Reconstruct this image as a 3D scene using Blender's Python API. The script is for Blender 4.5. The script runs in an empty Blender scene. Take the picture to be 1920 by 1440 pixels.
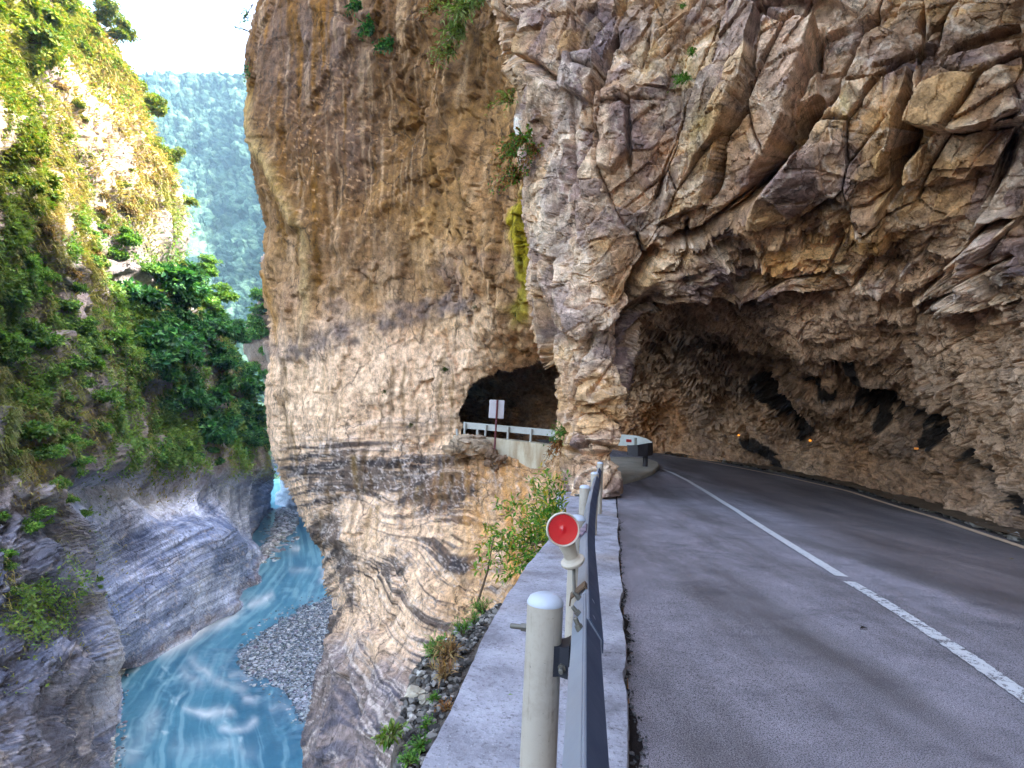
import bpy, bmesh, math, random
import numpy as np
from mathutils import Vector, Matrix
random.seed(7); rng = np.random.default_rng(7)
SC = bpy.context.scene; COL = SC.collection
F = 1000.0; PITCH = math.radians(5.3); ROLL = math.radians(3.0)
CAM = np.array([0.0, 0.0, 1.4])
_U = np.array([0, -math.sin(PITCH), math.cos(PITCH)]); _X = np.array([1.0, 0, 0])
FW = np.array([0, math.cos(PITCH), math.sin(PITCH)])
RT = math.cos(ROLL)*_X + math.sin(ROLL)*_U
UP = -math.sin(ROLL)*_X + math.cos(ROLL)*_U

# ---------------------------------------------------------------- camera maths
def rays(px, py):
    px = np.asarray(px, float); py = np.asarray(py, float)
    return ((px-960)/F)[..., None]*RT - ((py-720)/F)[..., None]*UP + FW
def at(px, py, Y):                      # a surveyed point: direction and distance ahead
    d = rays(px, py); return CAM + d*(np.asarray(Y, float)/d[..., 1])[..., None]
def onz(px, py, z):
    d = rays(px, py); return CAM + d*((z-CAM[2])/d[..., 2])[..., None]
def roadz(Y):
    return 0.06*1.5*np.log1p(np.exp(np.clip((np.asarray(Y, float)-12)/1.5, -40, 40)))
def ground(px, py):                     # where a sight line meets the climbing road
    px = np.asarray(px, float); py = np.asarray(py, float)
    d = rays(px, py); lo = np.full(px.shape, 0.5); hi = np.full(px.shape, 60.0)
    for _ in range(40):
        m = (lo+hi)/2; z = CAM[2] + d[..., 2]/d[..., 1]*m
        up = z > roadz(m); lo = np.where(up, m, lo); hi = np.where(up, hi, m)
    return CAM + d*(lo/d[..., 1])[..., None]

# ---------------------------------------------------------------- noise
def _h(ix, iy, iz, s):
    with np.errstate(over='ignore'):
        n = (ix.astype(np.int64)*374761393 + iy.astype(np.int64)*668265263 + iz.astype(np.int64)*2147483647*3 + s*974634777).astype(np.uint32)
        n = (n ^ (n >> np.uint32(13)))*np.uint32(1274126177); n = n ^ (n >> np.uint32(16))
        n = n*np.uint32(2246822519); n = n ^ (n >> np.uint32(15))
    return n.astype(np.float64)/4294967295.0
def vn(P, s=0):
    i = np.floor(P); f = P-i; u = f*f*f*(f*(f*6-15)+10); i = i.astype(np.int64); r = 0
    for dx in (0, 1):
        wx = u[:, 0] if dx else 1-u[:, 0]
        for dy in (0, 1):
            wy = u[:, 1] if dy else 1-u[:, 1]
            for dz in (0, 1):
                wz = u[:, 2] if dz else 1-u[:, 2]
                r = r + wx*wy*wz*_h(i[:, 0]+dx, i[:, 1]+dy, i[:, 2]+dz, s)
    return r*2-1
_R3 = np.array([[0.36, 0.48, -0.8], [-0.8, 0.6, 0], [0.48, 0.64, 0.6]])
def fbm(P, o=4, s=0, g=0.5, ridge=False):
    a = 1.0; r = 0; t = 0; Q = np.array(P, float)
    for k in range(o):
        v = vn(Q, s+k*17)
        if ridge: v = 1-2*np.abs(v)
        r = r + a*v; t += a; a *= g; Q = (Q @ _R3.T)*2.03+13.7
    return r/t
def v3(*a): return np.stack(np.broadcast_arrays(*[np.asarray(x, float) for x in a]), -1)
def worley(Q, s=0, full=True):
    i = np.floor(Q).astype(np.int64); n = len(Q)
    f1 = np.full(n, 9.0); f2 = np.full(n, 9.0); c = np.zeros((n, 3)); rid = np.zeros((n, 3))
    if full: offs = [(a, b, d) for a in (-1, 0, 1) for b in (-1, 0, 1) for d in (-1, 0, 1)]; base = i
    else:
        base = np.floor(Q-0.5).astype(np.int64); offs = [(a, b, d) for a in (0, 1) for b in (0, 1) for d in (0, 1)]
    for o in offs:
        cx, cy, cz = base[:, 0]+o[0], base[:, 1]+o[1], base[:, 2]+o[2]
        p = np.stack([cx+_h(cx, cy, cz, s), cy+_h(cx, cy, cz, s+1), cz+_h(cx, cy, cz, s+2)], -1)
        d = np.sqrt(((p-Q)**2).sum(1)); m = d < f1
        f2 = np.where(m, f1, np.minimum(f2, d)); f1 = np.where(m, d, f1)
        c[m] = p[m]; rid[m, 0] = cx[m]; rid[m, 1] = cy[m]; rid[m, 2] = cz[m]
    r = np.stack([_h(rid[:, 0].astype(np.int64), rid[:, 1].astype(np.int64), rid[:, 2].astype(np.int64), s+5+k) for k in range(5)], -1)
    return f1, f2, r, Q-c
def facets(P, M, s, tilt=0.5, full=True):
    """blocky broken rock: each cell its own tilted plane; returns height, cell randoms, border distance"""
    f1, f2, r, o = worley(P @ np.asarray(M).T, s, full)
    t = (r[:, 1:4]-0.5)*2
    return (r[:, 0]-0.5) + tilt*(t*o).sum(1), r, f2-f1
def sst(a, b, x):
    t = np.clip((x-a)/(b-a), 0, 1); return t*t*(3-2*t)
def lerp(a, b, t):
    t = np.asarray(t)[..., None]; return a*(1-t)+np.asarray(b)*t
def lin(r, g, b):
    f = lambda c: (c/255/12.92 if c/255 <= 0.04045 else ((c/255+0.055)/1.055)**2.4)
    return 0.66*np.array([f(r), f(g), f(b)])
def sat(C, k, w=(1, 1, 1)):
    g = C.mean(-1, keepdims=True); return np.clip((g+(C-g)*k)*np.array(w), .006, .85)
def blob(px, py, cx, cy, rx, ry, rot=0):
    a = math.radians(rot); dx = px-cx; dy = py-cy
    u = dx*math.cos(a)+dy*math.sin(a); v = -dx*math.sin(a)+dy*math.cos(a)
    return np.exp(-((u/rx)**2+(v/ry)**2))
def pline(px, py, pts):
    """distance to a polyline, side (+ = right of travel), parameter 0..1"""
    best = np.full(px.shape, 1e9); side = np.zeros(px.shape); tt = np.zeros(px.shape); n = len(pts)-1
    for k in range(n):
        ax, ay = pts[k]; bx, by = pts[k+1]; dx, dy = bx-ax, by-ay; L2 = dx*dx+dy*dy
        t = np.clip(((px-ax)*dx+(py-ay)*dy)/L2, 0, 1)
        d = np.hypot(px-ax-t*dx, py-ay-t*dy); m = d < best
        best = np.where(m, d, best); side = np.where(m, np.sign(dx*(py-ay)-dy*(px-ax)), side); tt = np.where(m, (k+t)/n, tt)
    return best, side, tt
def inpoly(px, py, poly):
    r = np.zeros(px.shape, bool); n = len(poly)
    for k in range(n):
        x0, y0 = poly[k]; x1, y1 = poly[(k+1) % n]
        if y0 == y1: continue
        c = ((y0 > py) != (y1 > py)) & (px < (x1-x0)*(py-y0)/(y1-y0)+x0); r ^= c
    return r
def soft(a, sh, n=2):
    a = a.reshape(sh)
    for _ in range(n):
        for ax_ in (0, 1): a = (np.roll(a, 1, ax_)+2*a+np.roll(a, -1, ax_))/4
    return a.ravel()
class TPS:
    def __init__(s, pts, vals, reg=1e-4):
        s.p = np.array(pts, float)/500; n = len(s.p); K = s.k(s.p, s.p)+reg*np.eye(n)
        A = np.zeros((n+3, n+3)); A[:n, :n] = K; A[:n, n] = 1; A[:n, n+1:] = s.p; A[n:, :n] = A[:n, n:].T
        s.w = np.linalg.solve(A, np.concatenate([np.array(vals, float), np.zeros(3)]))
    @staticmethod
    def k(a, b):
        r2 = ((a[:, None, :]-b[None])**2).sum(-1); return 0.5*r2*np.log(r2+1e-12)
    def __call__(s, px, py):
        q = np.stack([px.ravel(), py.ravel()], -1)/500; out = np.empty(len(q)); n = len(s.p)
        for i in range(0, len(q), 50000):
            b = q[i:i+50000]; out[i:i+50000] = s.k(b, s.p) @ s.w[:n] + s.w[n] + b @ s.w[n+1:]
        return out.reshape(px.shape)
def depth_field(c):
    c = np.array(c, float); t = TPS(c[:, :2], np.log(c[:, 2])); return lambda px, py: np.exp(t(px, py))

# ---------------------------------------------------------------- scene helpers
def tag(o, label=None, cat=None, group=None, kind=None):
    if label: o['label'] = label
    if cat: o['category'] = cat
    if group: o['group'] = group
    if kind: o['kind'] = kind
    return o
def empty(name, loc, label, cat, group=None, rz=0):
    o = bpy.data.objects.new(name, None); COL.objects.link(o); o.location = loc; o.rotation_euler = (0, 0, rz)
    o.empty_display_size = 0.1
    return tag(o, label, cat, group)
def mesh_np(name, V, Fq, mat, col=None, parent=None, smooth=True):
    me = bpy.data.meshes.new(name); V = np.ascontiguousarray(V, np.float32); Fq = np.ascontiguousarray(Fq, np.int32)
    n, k = Fq.shape
    me.vertices.add(len(V)); me.vertices.foreach_set('co', V.ravel())
    me.loops.add(n*k); me.loops.foreach_set('vertex_index', Fq.ravel())
    me.polygons.add(n); me.polygons.foreach_set('loop_start', np.arange(0, n*k, k, dtype=np.int32))
    me.polygons.foreach_set('loop_total', np.full(n, k, np.int32))
    me.polygons.foreach_set('use_smooth', np.full(n, smooth, bool))
    if col is not None:
        a = me.color_attributes.new('Col', 'FLOAT_COLOR', 'POINT')
        c = np.ones((len(V), 4), np.float32); c[:, :3] = col; a.data.foreach_set('color', c.ravel())
    me.materials.append(mat); me.update(calc_edges=True)
    o = bpy.data.objects.new(name, me); COL.objects.link(o)
    if parent: o.parent = parent
    return o
class MB:
    """collects simple solids into one mesh"""
    def __init__(s): s.v = []; s.f = []
    def add(s, V, Fs):
        b = len(s.v); s.v += [tuple(map(float, p)) for p in V]; s.f += [tuple(i+b for i in f) for f in Fs]; return s
    def ring(s, secs, closed=False, cap=True):
        n = len(secs[0]); V = [p for r in secs for p in r]; Fs = []
        m = len(secs)
        for i in range(m if closed else m-1):
            for j in range(n):
                a, b = i*n+j, i*n+(j+1) % n; c, d = ((i+1) % m)*n+(j+1) % n, ((i+1) % m)*n+j
                Fs.append((a, b, c, d))
        if cap and not closed: Fs += [tuple(reversed(range(n))), tuple(range((m-1)*n, m*n))]
        return s.add(V, Fs)
    def tube(s, pts, rad, n=16, cap=True):
        pts = [Vector(p) for p in pts]; rad = rad if hasattr(rad, '__len__') else [rad]*len(pts); secs = []
        t0 = (pts[1]-pts[0]).normalized(); u = t0.orthogonal().normalized()
        for i, p in enumerate(pts):
            t = (pts[min(i+1, len(pts)-1)]-pts[max(i-1, 0)]).normalized(); u = (u-t*u.dot(t)).normalized(); w = t.cross(u)
            secs.append([p+(u*math.cos(2*math.pi*k/n)+w*math.sin(2*math.pi*k/n))*rad[i] for k in range(n)])
        return s.ring(secs, cap=cap)
    def box(s, c, dx, dy, dz, ux=(1, 0, 0), uy=(0, 1, 0), uz=(0, 0, 1), bev=0.0):
        c, ux, uy, uz = map(Vector, (c, ux, uy, uz)); b = min(bev, dx*.4, dy*.4, dz*.4); secs = []
        def rect(h, k):
            x, y = dx/2-k, dy/2-k
            if b <= 0: q = [(x, y), (-x, y), (-x, -y), (x, -y)]
            else: q = [(x, y-b), (x-b, y), (-x+b, y), (-x, y-b), (-x, -y+b), (-x+b, -y), (x-b, -y), (x, -y+b)]
            return [c+ux*a+uy*d+uz*h for a, d in q]
        secs = [rect(-dz/2, 0), rect(dz/2, 0)] if b <= 0 else [rect(-dz/2, b), rect(-dz/2+b, 0), rect(dz/2-b, 0), rect(dz/2, b)]
        return s.ring(secs)
    def lathe(s, c, axis, prof, n=32):
        c = Vector(c); a = Vector(axis).normalized(); u = a.orthogonal().normalized(); w = a.cross(u)
        return s.ring([[c+a*h+(u*math.cos(2*math.pi*k/n)+w*math.sin(2*math.pi*k/n))*r for k in range(n)] for r, h in prof])
    def build(s, name, mat, parent=None, smooth=True, angle=35):
        me = bpy.data.meshes.new(name); me.from_pydata(s.v, [], s.f); me.materials.append(mat); me.update()
        bm = bmesh.new(); bm.from_mesh(me); bmesh.ops.recalc_face_normals(bm, faces=bm.faces); bm.to_mesh(me); bm.free()
        if smooth: me.shade_smooth(); me.set_sharp_from_angle(angle=math.radians(angle))
        o = bpy.data.objects.new(name, me); COL.objects.link(o)
        if parent:
            o.parent = parent; bpy.context.view_layer.update(); o.matrix_parent_inverse = parent.matrix_world.inverted()
        return o
def adopt(o, parent):
    bpy.context.view_layer.update(); o.parent = parent; o.matrix_parent_inverse = parent.matrix_world.inverted(); return o

# ---------------------------------------------------------------- materials
class NT:
    def __init__(s, name, rough=0.8, spec=0.3, metal=0.0):
        s.m = bpy.data.materials.new(name); s.m.use_nodes = True; s.t = s.m.node_tree
        s.p = s.t.nodes['Principled BSDF']; s.p.inputs['Roughness'].default_value = rough
        s.p.inputs['Specular IOR Level'].default_value = spec; s.p.inputs['Metallic'].default_value = metal
    def n(s, t, **k):
        x = s.t.nodes.new(t)
        for a, b in k.items():
            if a in x.inputs: s.set(x.inputs[a], b)
            else: setattr(x, a, b)
        return x
    def set(s, i, v):
        if isinstance(v, bpy.types.NodeSocket): s.t.links.new(v, i)
        else: i.default_value = v
    def geo(s): return s.n('ShaderNodeNewGeometry').outputs['Position']
    def noise(s, vec, scale, detail=4, rough=0.55, out='Fac'):
        x = s.n('ShaderNodeTexNoise'); s.set(x.inputs['Vector'], vec); x.inputs['Scale'].default_value = scale
        x.inputs['Detail'].default_value = detail; x.inputs['Roughness'].default_value = rough; return x.outputs[out]
    def vor(s, vec, scale, feature='F1', out='Distance'):
        x = s.n('ShaderNodeTexVoronoi'); x.feature = feature; s.set(x.inputs['Vector'], vec); x.inputs['Scale'].default_value = scale; return x.outputs[out]
    def mapv(s, vec, sc, rot=(0, 0, 0)):
        x = s.n('ShaderNodeMapping'); s.set(x.inputs['Vector'], vec); x.inputs['Scale'].default_value = sc; x.inputs['Rotation'].default_value = rot; return x.outputs[0]
    def ramp(s, fac, stops):
        x = s.n('ShaderNodeValToRGB'); s.set(x.inputs[0], fac); e = x.color_ramp.elements
        while len(e) < len(stops): e.new(0.5)
        for k, (p, c) in enumerate(stops):
            e[k].position = p; e[k].color = (c, c, c, 1) if not hasattr(c, '__len__') else (*c, 1)
        return x.outputs[0]
    def mix(s, a, b, fac, mode='MIX'):
        x = s.n('ShaderNodeMix', data_type='RGBA', blend_type=mode); s.set(x.inputs['Factor'], fac)
        for i, v in ((6, a), (7, b)): s.set(x.inputs[i], v if isinstance(v, bpy.types.NodeSocket) else (*v, 1))
        return x.outputs[2]
    def math(s, op, a, b=0.0):
        x = s.n('ShaderNodeMath', operation=op); s.set(x.inputs[0], a); s.set(x.inputs[1], b); return x.outputs[0]
    def bump(s, h, dist=0.02, strength=1.0, prev=None):
        x = s.n('ShaderNodeBump'); x.inputs['Distance'].default_value = dist; x.inputs['Strength'].default_value = strength
        s.set(x.inputs['Height'], h)
        if prev is not None: s.set(x.inputs['Normal'], prev)
        return x.outputs[0]
    def color(s, c): s.set(s.p.inputs['Base Color'], c if isinstance(c, bpy.types.NodeSocket) else (*c, 1)); return s
    def normal(s, n): s.set(s.p.inputs['Normal'], n); return s
    def attr(s): return s.n('ShaderNodeAttribute', attribute_name='Col').outputs['Color']
def rock_mat(name, sc=1.0, bump=0.03, contrast=0.35, rough=0.85, squash=(1, 1, 1), cracks=0.0):
    m = NT(name, rough, 0.25); g = m.geo(); gv = m.mapv(g, squash)
    n1 = m.noise(gv, 3.0*sc, 8, 0.62); n2 = m.noise(gv, 17*sc, 5, 0.65)
    f = m.math('ADD', m.math('MULTIPLY', n1, 0.6), m.math('MULTIPLY', n2, 0.4))
    v = m.ramp(f, [(0.36, 1-contrast), (0.5, 1.0), (0.64, 1+contrast)]); base = m.mix(m.attr(), v, 1.0, 'MULTIPLY')
    if cracks > 0:
        wv = m.n('ShaderNodeVectorMath', operation='ADD'); m.set(wv.inputs[0], gv); sc_ = m.n('ShaderNodeVectorMath', operation='SCALE'); m.set(sc_.inputs[0], m.noise(gv, 1.3*sc, 5, 0.6, 'Color')); sc_.inputs['Scale'].default_value = 0.9/sc; m.set(wv.inputs[1], sc_.outputs[0])
        e = m.vor(wv.outputs[0], cracks, 'DISTANCE_TO_EDGE'); e2 = m.vor(wv.outputs[0], cracks*3.1, 'DISTANCE_TO_EDGE')
        k = m.math('MULTIPLY', m.ramp(e, [(0.0, 0.30), (0.022, 1.0)]), m.ramp(m.math('ADD', e2, m.math('MULTIPLY', n1, 0.12)), [(0.045, 0.45), (0.085, 1.0)]))
        base = m.mix(base, m.mix(base, k, 1.0, 'MULTIPLY'), m.ramp(m.noise(gv, 0.5*sc, 3), [(0.40, 0.15), (0.6, 1.0)]))
        n1 = m.math('MULTIPLY', n1, m.ramp(k, [(0.3, 0.75), (1.0, 1.0)]))
    m.color(base)
    cr = m.vor(m.n('ShaderNodeVectorMath', operation='ADD').outputs[0] if False else gv, 1.7*sc, 'DISTANCE_TO_EDGE')
    b1 = m.bump(n1, bump*4/sc**0.5, 0.9); b2 = m.bump(n2, bump/sc**0.5, 0.9, b1)
    return m.normal(b2).m
def leaf_mat(name, trans=0.35, rough=0.55):
    m = NT(name, rough, 0.3); m.color(m.attr())
    t = m.n('ShaderNodeBsdfTranslucent'); m.set(t.inputs[0], m.mix(m.attr(), (1.3, 1.25, 0.5), 1.0, 'MULTIPLY'))
    x = m.n('ShaderNodeMixShader'); x.inputs[0].default_value = trans
    m.t.links.new(m.p.outputs[0], x.inputs[1]); m.t.links.new(t.outputs[0], x.inputs[2])
    m.t.links.new(x.outputs[0], m.t.nodes['Material Output'].inputs[0]); return m.m
def paint_mat(name, c, rough=0.45, dirt=0.25, metal=0.0, spec=0.4, dirtc=(0.12, 0.09, 0.06), scale=30, rust=0.0):
    m = NT(name, rough, spec, metal); g = m.geo(); a = m.noise(g, scale*0.2, 6, 0.7); b = m.noise(g, scale*3, 3, 0.6)
    f = m.ramp(m.math('ADD', m.math('MULTIPLY', a, 0.75), m.math('MULTIPLY', b, 0.25)), [(0.5, 0.0), (0.72, dirt)])
    cc = m.mix(c, dirtc, f)
    if rust:
        s1 = m.noise(m.mapv(g, (1, 1, 0.08)), 55, 4, 0.6); s2 = m.noise(g, 6, 5, 0.7); s3 = m.noise(g, 70, 4, 0.7)
        cc = m.mix(cc, (0.10, 0.055, 0.03), m.math('MULTIPLY', m.ramp(s1, [(0.55, 0), (0.72, rust)]), m.ramp(s2, [(0.45, 0), (0.65, 1)])))
        cc = m.mix(cc, (0.05, 0.03, 0.02), m.math('MULTIPLY', m.ramp(s3, [(0.66, 0), (0.70, 0.9)]), m.ramp(s2, [(0.40, 0), (0.60, 1)])))
    m.color(cc); m.normal(m.bump(b, 0.0008, 0.6))
    m.set(m.p.inputs['Roughness'], m.ramp(a, [(0.3, rough*0.8), (0.7, min(1, rough*1.35))]))
    return m.m

# ---------------------------------------------------------------- rock sheets: surveyed surface + broken-rock relief
def lines(*segs):
    out = [np.array([segs[0][0]], float)]
    for a, b, st in segs: out.append(np.linspace(a, b, max(2, int(round((b-a)/st))+1))[1:])
    return np.concatenate(out)
class Sheet:
    def __init__(s, gx, gy, depth):
        s.PX, s.PY = np.meshgrid(gx, gy); s.sh = s.PX.shape
        s.D = depth(s.PX, s.PY); s.refresh()
    def refresh(s):
        s.P = at(s.PX, s.PY, s.D); gy = np.gradient(s.P, axis=0); gx = np.gradient(s.P, axis=1)
        N = np.cross(gx, gy); N /= np.linalg.norm(N, axis=-1, keepdims=True)+1e-9
        N[((N*(s.P-CAM)).sum(-1)) > 0] *= -1; s.N = N
    def flat(s): return s.PX.ravel(), s.PY.ravel(), s.P.reshape(-1, 3)
    def push(s, h, lim=None):
        h = h.reshape(s.sh)
        s.Q = s.P+s.N*h[..., None]
    def build(s, name, mat, col, mask=None, skirt=3.0, smooth=True):
        ny, nx = s.sh; idx = np.arange(ny*nx).reshape(ny, nx)
        q = np.stack([idx[:-1, :-1], idx[:-1, 1:], idx[1:, 1:], idx[1:, :-1]], -1)
        if mask is not None:
            mk = mask.reshape(s.sh); q = q[mk[:-1, :-1] & mk[:-1, 1:] & mk[1:, 1:] & mk[1:, :-1]]
        q = q.reshape(-1, 4); V = s.Q.reshape(-1, 3)
        e = np.concatenate([q[:, [0, 1]], q[:, [1, 2]], q[:, [2, 3]], q[:, [3, 0]]])
        key = np.sort(e, 1); key = key[:, 0].astype(np.int64)*(ny*nx)+key[:, 1]
        u, first, cnt = np.unique(key, return_index=True, return_counts=True); be = e[first[cnt == 1]]
        bv = np.unique(be); mp = -np.ones(ny*nx, np.int64); d = V[bv]-CAM; d /= np.linalg.norm(d, axis=1, keepdims=True)
        news = []; vs = [V]; base = len(V); prev = bv.copy(); fq = [q]; cs = [col]
        for k, L in enumerate((skirt*0.25, skirt)):
            nv = V[bv]+d*L+ (rng.normal(size=(len(bv), 3))*0.06*L*0.3); ids = base+np.arange(len(bv)); base += len(bv); vs.append(nv); cs.append(col[bv])
            pa = np.zeros(ny*nx, np.int64); pa[bv] = prev; pb = np.zeros(ny*nx, np.int64); pb[bv] = ids
            fq.append(np.stack([pa[be[:, 1]], pa[be[:, 0]], pb[be[:, 0]], pb[be[:, 1]]], -1)); prev = ids
        V = np.concatenate(vs); q = np.concatenate(fq); C = np.concatenate(cs)
        used = np.unique(q); mp = np.zeros(len(V), np.int64); mp[used] = np.arange(len(used))
        s.ob = mesh_np(name, V[used], mp[q], mat, C[used], smooth=smooth); return s.ob
# ================================================================ ROCK
M_rock = rock_mat('rock_weathered', 1.1, 0.035, 0.62, 0.85, (1, 1, 0.75), 0.42)
M_rock_near = rock_mat('rock_broken', 1.7, 0.03, 0.52, 0.85, (1, 1, 1), 1.1)
M_marble = rock_mat('rock_marble', 0.8, 0.05, 0.45, 0.7, (1, 1, 1), 0.2)
WZ = -28.6                                     # river level

# ---- the big buttress with the tunnel window
A_LEFT = [(700, -2700), (600, -1200), (520, -400), (492, -100), (478, 0), (468, 30), (462, 80), (462, 130), (470, 180), (478, 250), (483, 320), (490, 370), (500, 430), (503, 483), (497, 507), (494, 535), (500, 573), (510, 623), (510, 673), (503, 740), (503, 807), (510, 840), (521, 880), (532, 915), (545, 934), (560, 969), (583, 1001), (597, 1043), (603, 1098), (618, 1129), (614, 1168), (607, 1222), (591, 1261), (583, 1312), (572, 1358), (564, 1382), (566, 1440), (580, 1560), (600, 1700)]
def xl_of(lst):
    a = np.array(lst, float); return lambda y: np.interp(y, a[:, 1], a[:, 0])
A_XL = xl_of(A_LEFT)
B_LEFT = [(1000, -2700), (960, -1200), (930, -300), (921, 0), (930, 60), (945, 110), (962, 140), (985, 175), (978, 230), (982, 300), (992, 340), (988, 400), (998, 480), (1004, 560), (1010, 650), (1016, 682), (1038, 715), (1050, 745), (1058, 790), (1063, 850), (1070, 900), (1085, 940), (1095, 1010), (1100, 1100)]
B_XL = xl_of(B_LEFT)
LEDGE_L = [(1066, 980), (1030, 1010), (985, 1065), (935, 1140), (870, 1270), (820, 1380), (790, 1440), (740, 1560), (700, 1700)]
HOLE = [(867, 800), (867, 768), (875, 739), (889, 718), (916, 707), (941, 699), (967, 696), (987, 689), (1001, 683), (1015, 676), (1130, 660), (1130, 850), (1058, 840), (1003, 833), (940, 828), (867, 818)]
dA = depth_field([(480, -2700, 36), (1000, -2700, 26), (520, -1200, 34), (900, -1200, 26), (480, -200, 34), (900, -200, 24),
    (470, 50, 33.5), (560, 50, 30.5), (700, 20, 28), (820, 40, 26), (920, 20, 23.5), (480, 250, 33), (560, 250, 29.8), (700, 250, 28.4), (850, 250, 25.6), (960, 250, 22),
    (500, 430, 32), (590, 430, 28.8), (720, 430, 27.6), (860, 430, 25.6), (980, 450, 22), (500, 560, 32.5), (590, 580, 29.4), (720, 600, 28), (850, 600, 26.6), (990, 600, 24),
    (510, 700, 32.5), (620, 740, 29.6), (760, 740, 28), (860, 750, 27.2), (940, 690, 26.6), (1010, 675, 26.2), (1000, 850, 25.4), (870, 840, 27), (930, 850, 26),
    (515, 840, 33), (620, 860, 29.6), (750, 880, 27.4), (860, 920, 25.6), (960, 910, 24), (1050, 900, 21.5), (560, 960, 31.5), (650, 960, 28.2), (760, 980, 25.6), (870, 1000, 23), (980, 980, 19.5), (1060, 980, 16.5),
    (600, 1060, 30), (680, 1060, 26.6), (780, 1080, 23), (880, 1080, 20), (960, 1070, 16.5), (620, 1140, 29), (700, 1150, 25.4), (800, 1170, 20.5), (900, 1150, 16.5),
    (600, 1250, 27.5), (680, 1240, 24), (770, 1260, 19.5), (860, 1260, 15.5), (590, 1340, 26.5), (660, 1340, 22.6), (740, 1340, 18.5), (820, 1400, 14), (570, 1440, 26), (640, 1440, 21.5), (720, 1440, 17.5), (800, 1560, 13.5), (600, 1650, 24)])
gx = lines((440, 1130, 2.4)); gy = lines((-2700, -900, 60), (-900, -200, 20), (-200, -10, 6), (-10, 1450, 2.4), (1450, 1700, 10))
A = Sheet(gx, gy, dA); px, py, P = A.flat()
ed = px-A_XL(py)                                # round the edge over, away from us
A.D = A.D+(3.2*(1-np.sqrt(np.clip(1-((46-np.clip(ed, 0, 46))/46)**2, 0, 1)))).reshape(A.sh); A.refresh(); px, py, P = A.flat()
U = px*0.028; V = py*0.028
hole = inpoly(px+5*vn(v3(px/14, py/14, 0), 3), py+5*vn(v3(px/11, py/11, 5), 4), HOLE)
lowm = sst(840, 1000, py)
s_pts = []; s_val = []
for k, ln in enumerate([[(520, 660), (620, 640), (700, 608), (790, 580), (870, 568)], [(520, 800), (620, 800), (740, 790), (860, 775)], [(530, 890), (640, 880), (760, 885), (860, 880), (980, 870)],
        [(550, 950), (640, 935), (720, 985), (800, 960), (900, 950), (1000, 940)], [(595, 1040), (660, 985), (740, 1020), (800, 1100), (880, 1125), (960, 1100)],
        [(615, 1110), (680, 1060), (730, 1130), (790, 1190), (860, 1200), (930, 1180)], [(612, 1210), (655, 1120), (700, 1200), (760, 1270), (830, 1290)],
        [(590, 1300), (630, 1200), (680, 1290), (730, 1370), (800, 1400)], [(570, 1430), (620, 1290), (660, 1390), (700, 1470)]]):
    for p in ln: s_pts.append(p); s_val.append(k)
tS = TPS(s_pts, s_val, 3e-3)
wx = 9*fbm(v3(px/90, py/90, 1), 4, 21); wy = 12*fbm(v3(px/70, py/70, 7), 4, 31)
S = tS(px+wx, py+wy)
band = np.clip(fbm(v3(S*6.5, px/260, py/300), 4, 41, 0.8)*1.5, -1, 1)    # folded strata
band2 = fbm(v3(S*26, px/260, py/400), 3, 43, 0.7)
big = fbm(P*0.16, 4, 1); med = fbm(P*0.6, 5, 2); fin = fbm(P*2.2, 4, 3, 0.6)
flute = fbm(v3(U*0.9, V*0.07, 2), 4, 5); str1 = fbm(v3(U*2.6, V*0.1, 4), 4, 6, 0.6); str2 = fbm(v3(U*7, V*0.22, 9), 3, 7)
lft = sst(760, 560, px)*sst(760, 560, py)
RX = np.array([[0.5, 0.3, 0.1], [-0.2, 0.5, 0.15], [0, -0.1, 0.32]])
fa, ra, ba = facets(P+0.5*np.stack([med, fin, big], -1), RX*1.0, 11, 0.6)
fb, rb, bb = facets(P+0.2*np.stack([fin, med, big], -1), RX*3.2, 15, 0.7, False)
rgh = np.clip(sst(760, 900, px)*sst(760, 500, py)+0.8*blob(px, py, 780, 120, 170, 140)+0.9*blob(px, py, 930, 790, 130, 110)+0.5*blob(px, py, 880, 860, 90, 60), 0, 1)
up_ = sst(600, 420, py)
h = 0.75*big+0.26*med*(0.4+0.9*rgh)+0.08*fin+0.14*flute*(1-0.5*lowm)*(.35+.65*up_)+0.03*str1*(1-lowm)*up_
h += rgh*(0.55*fa+0.22*fb)+(1-rgh)*(0.07*fb+0.20*fa)-0.06*np.exp(-ba/0.012)-0.03*np.exp(-bb/0.015)
bmod = np.clip(0.35+1.1*fbm(P*0.22+17, 3, 77), 0, 1)
h += (0.07*band+0.03*band2)*sst(560, 760, py)*(0.3+bmod)
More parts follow.
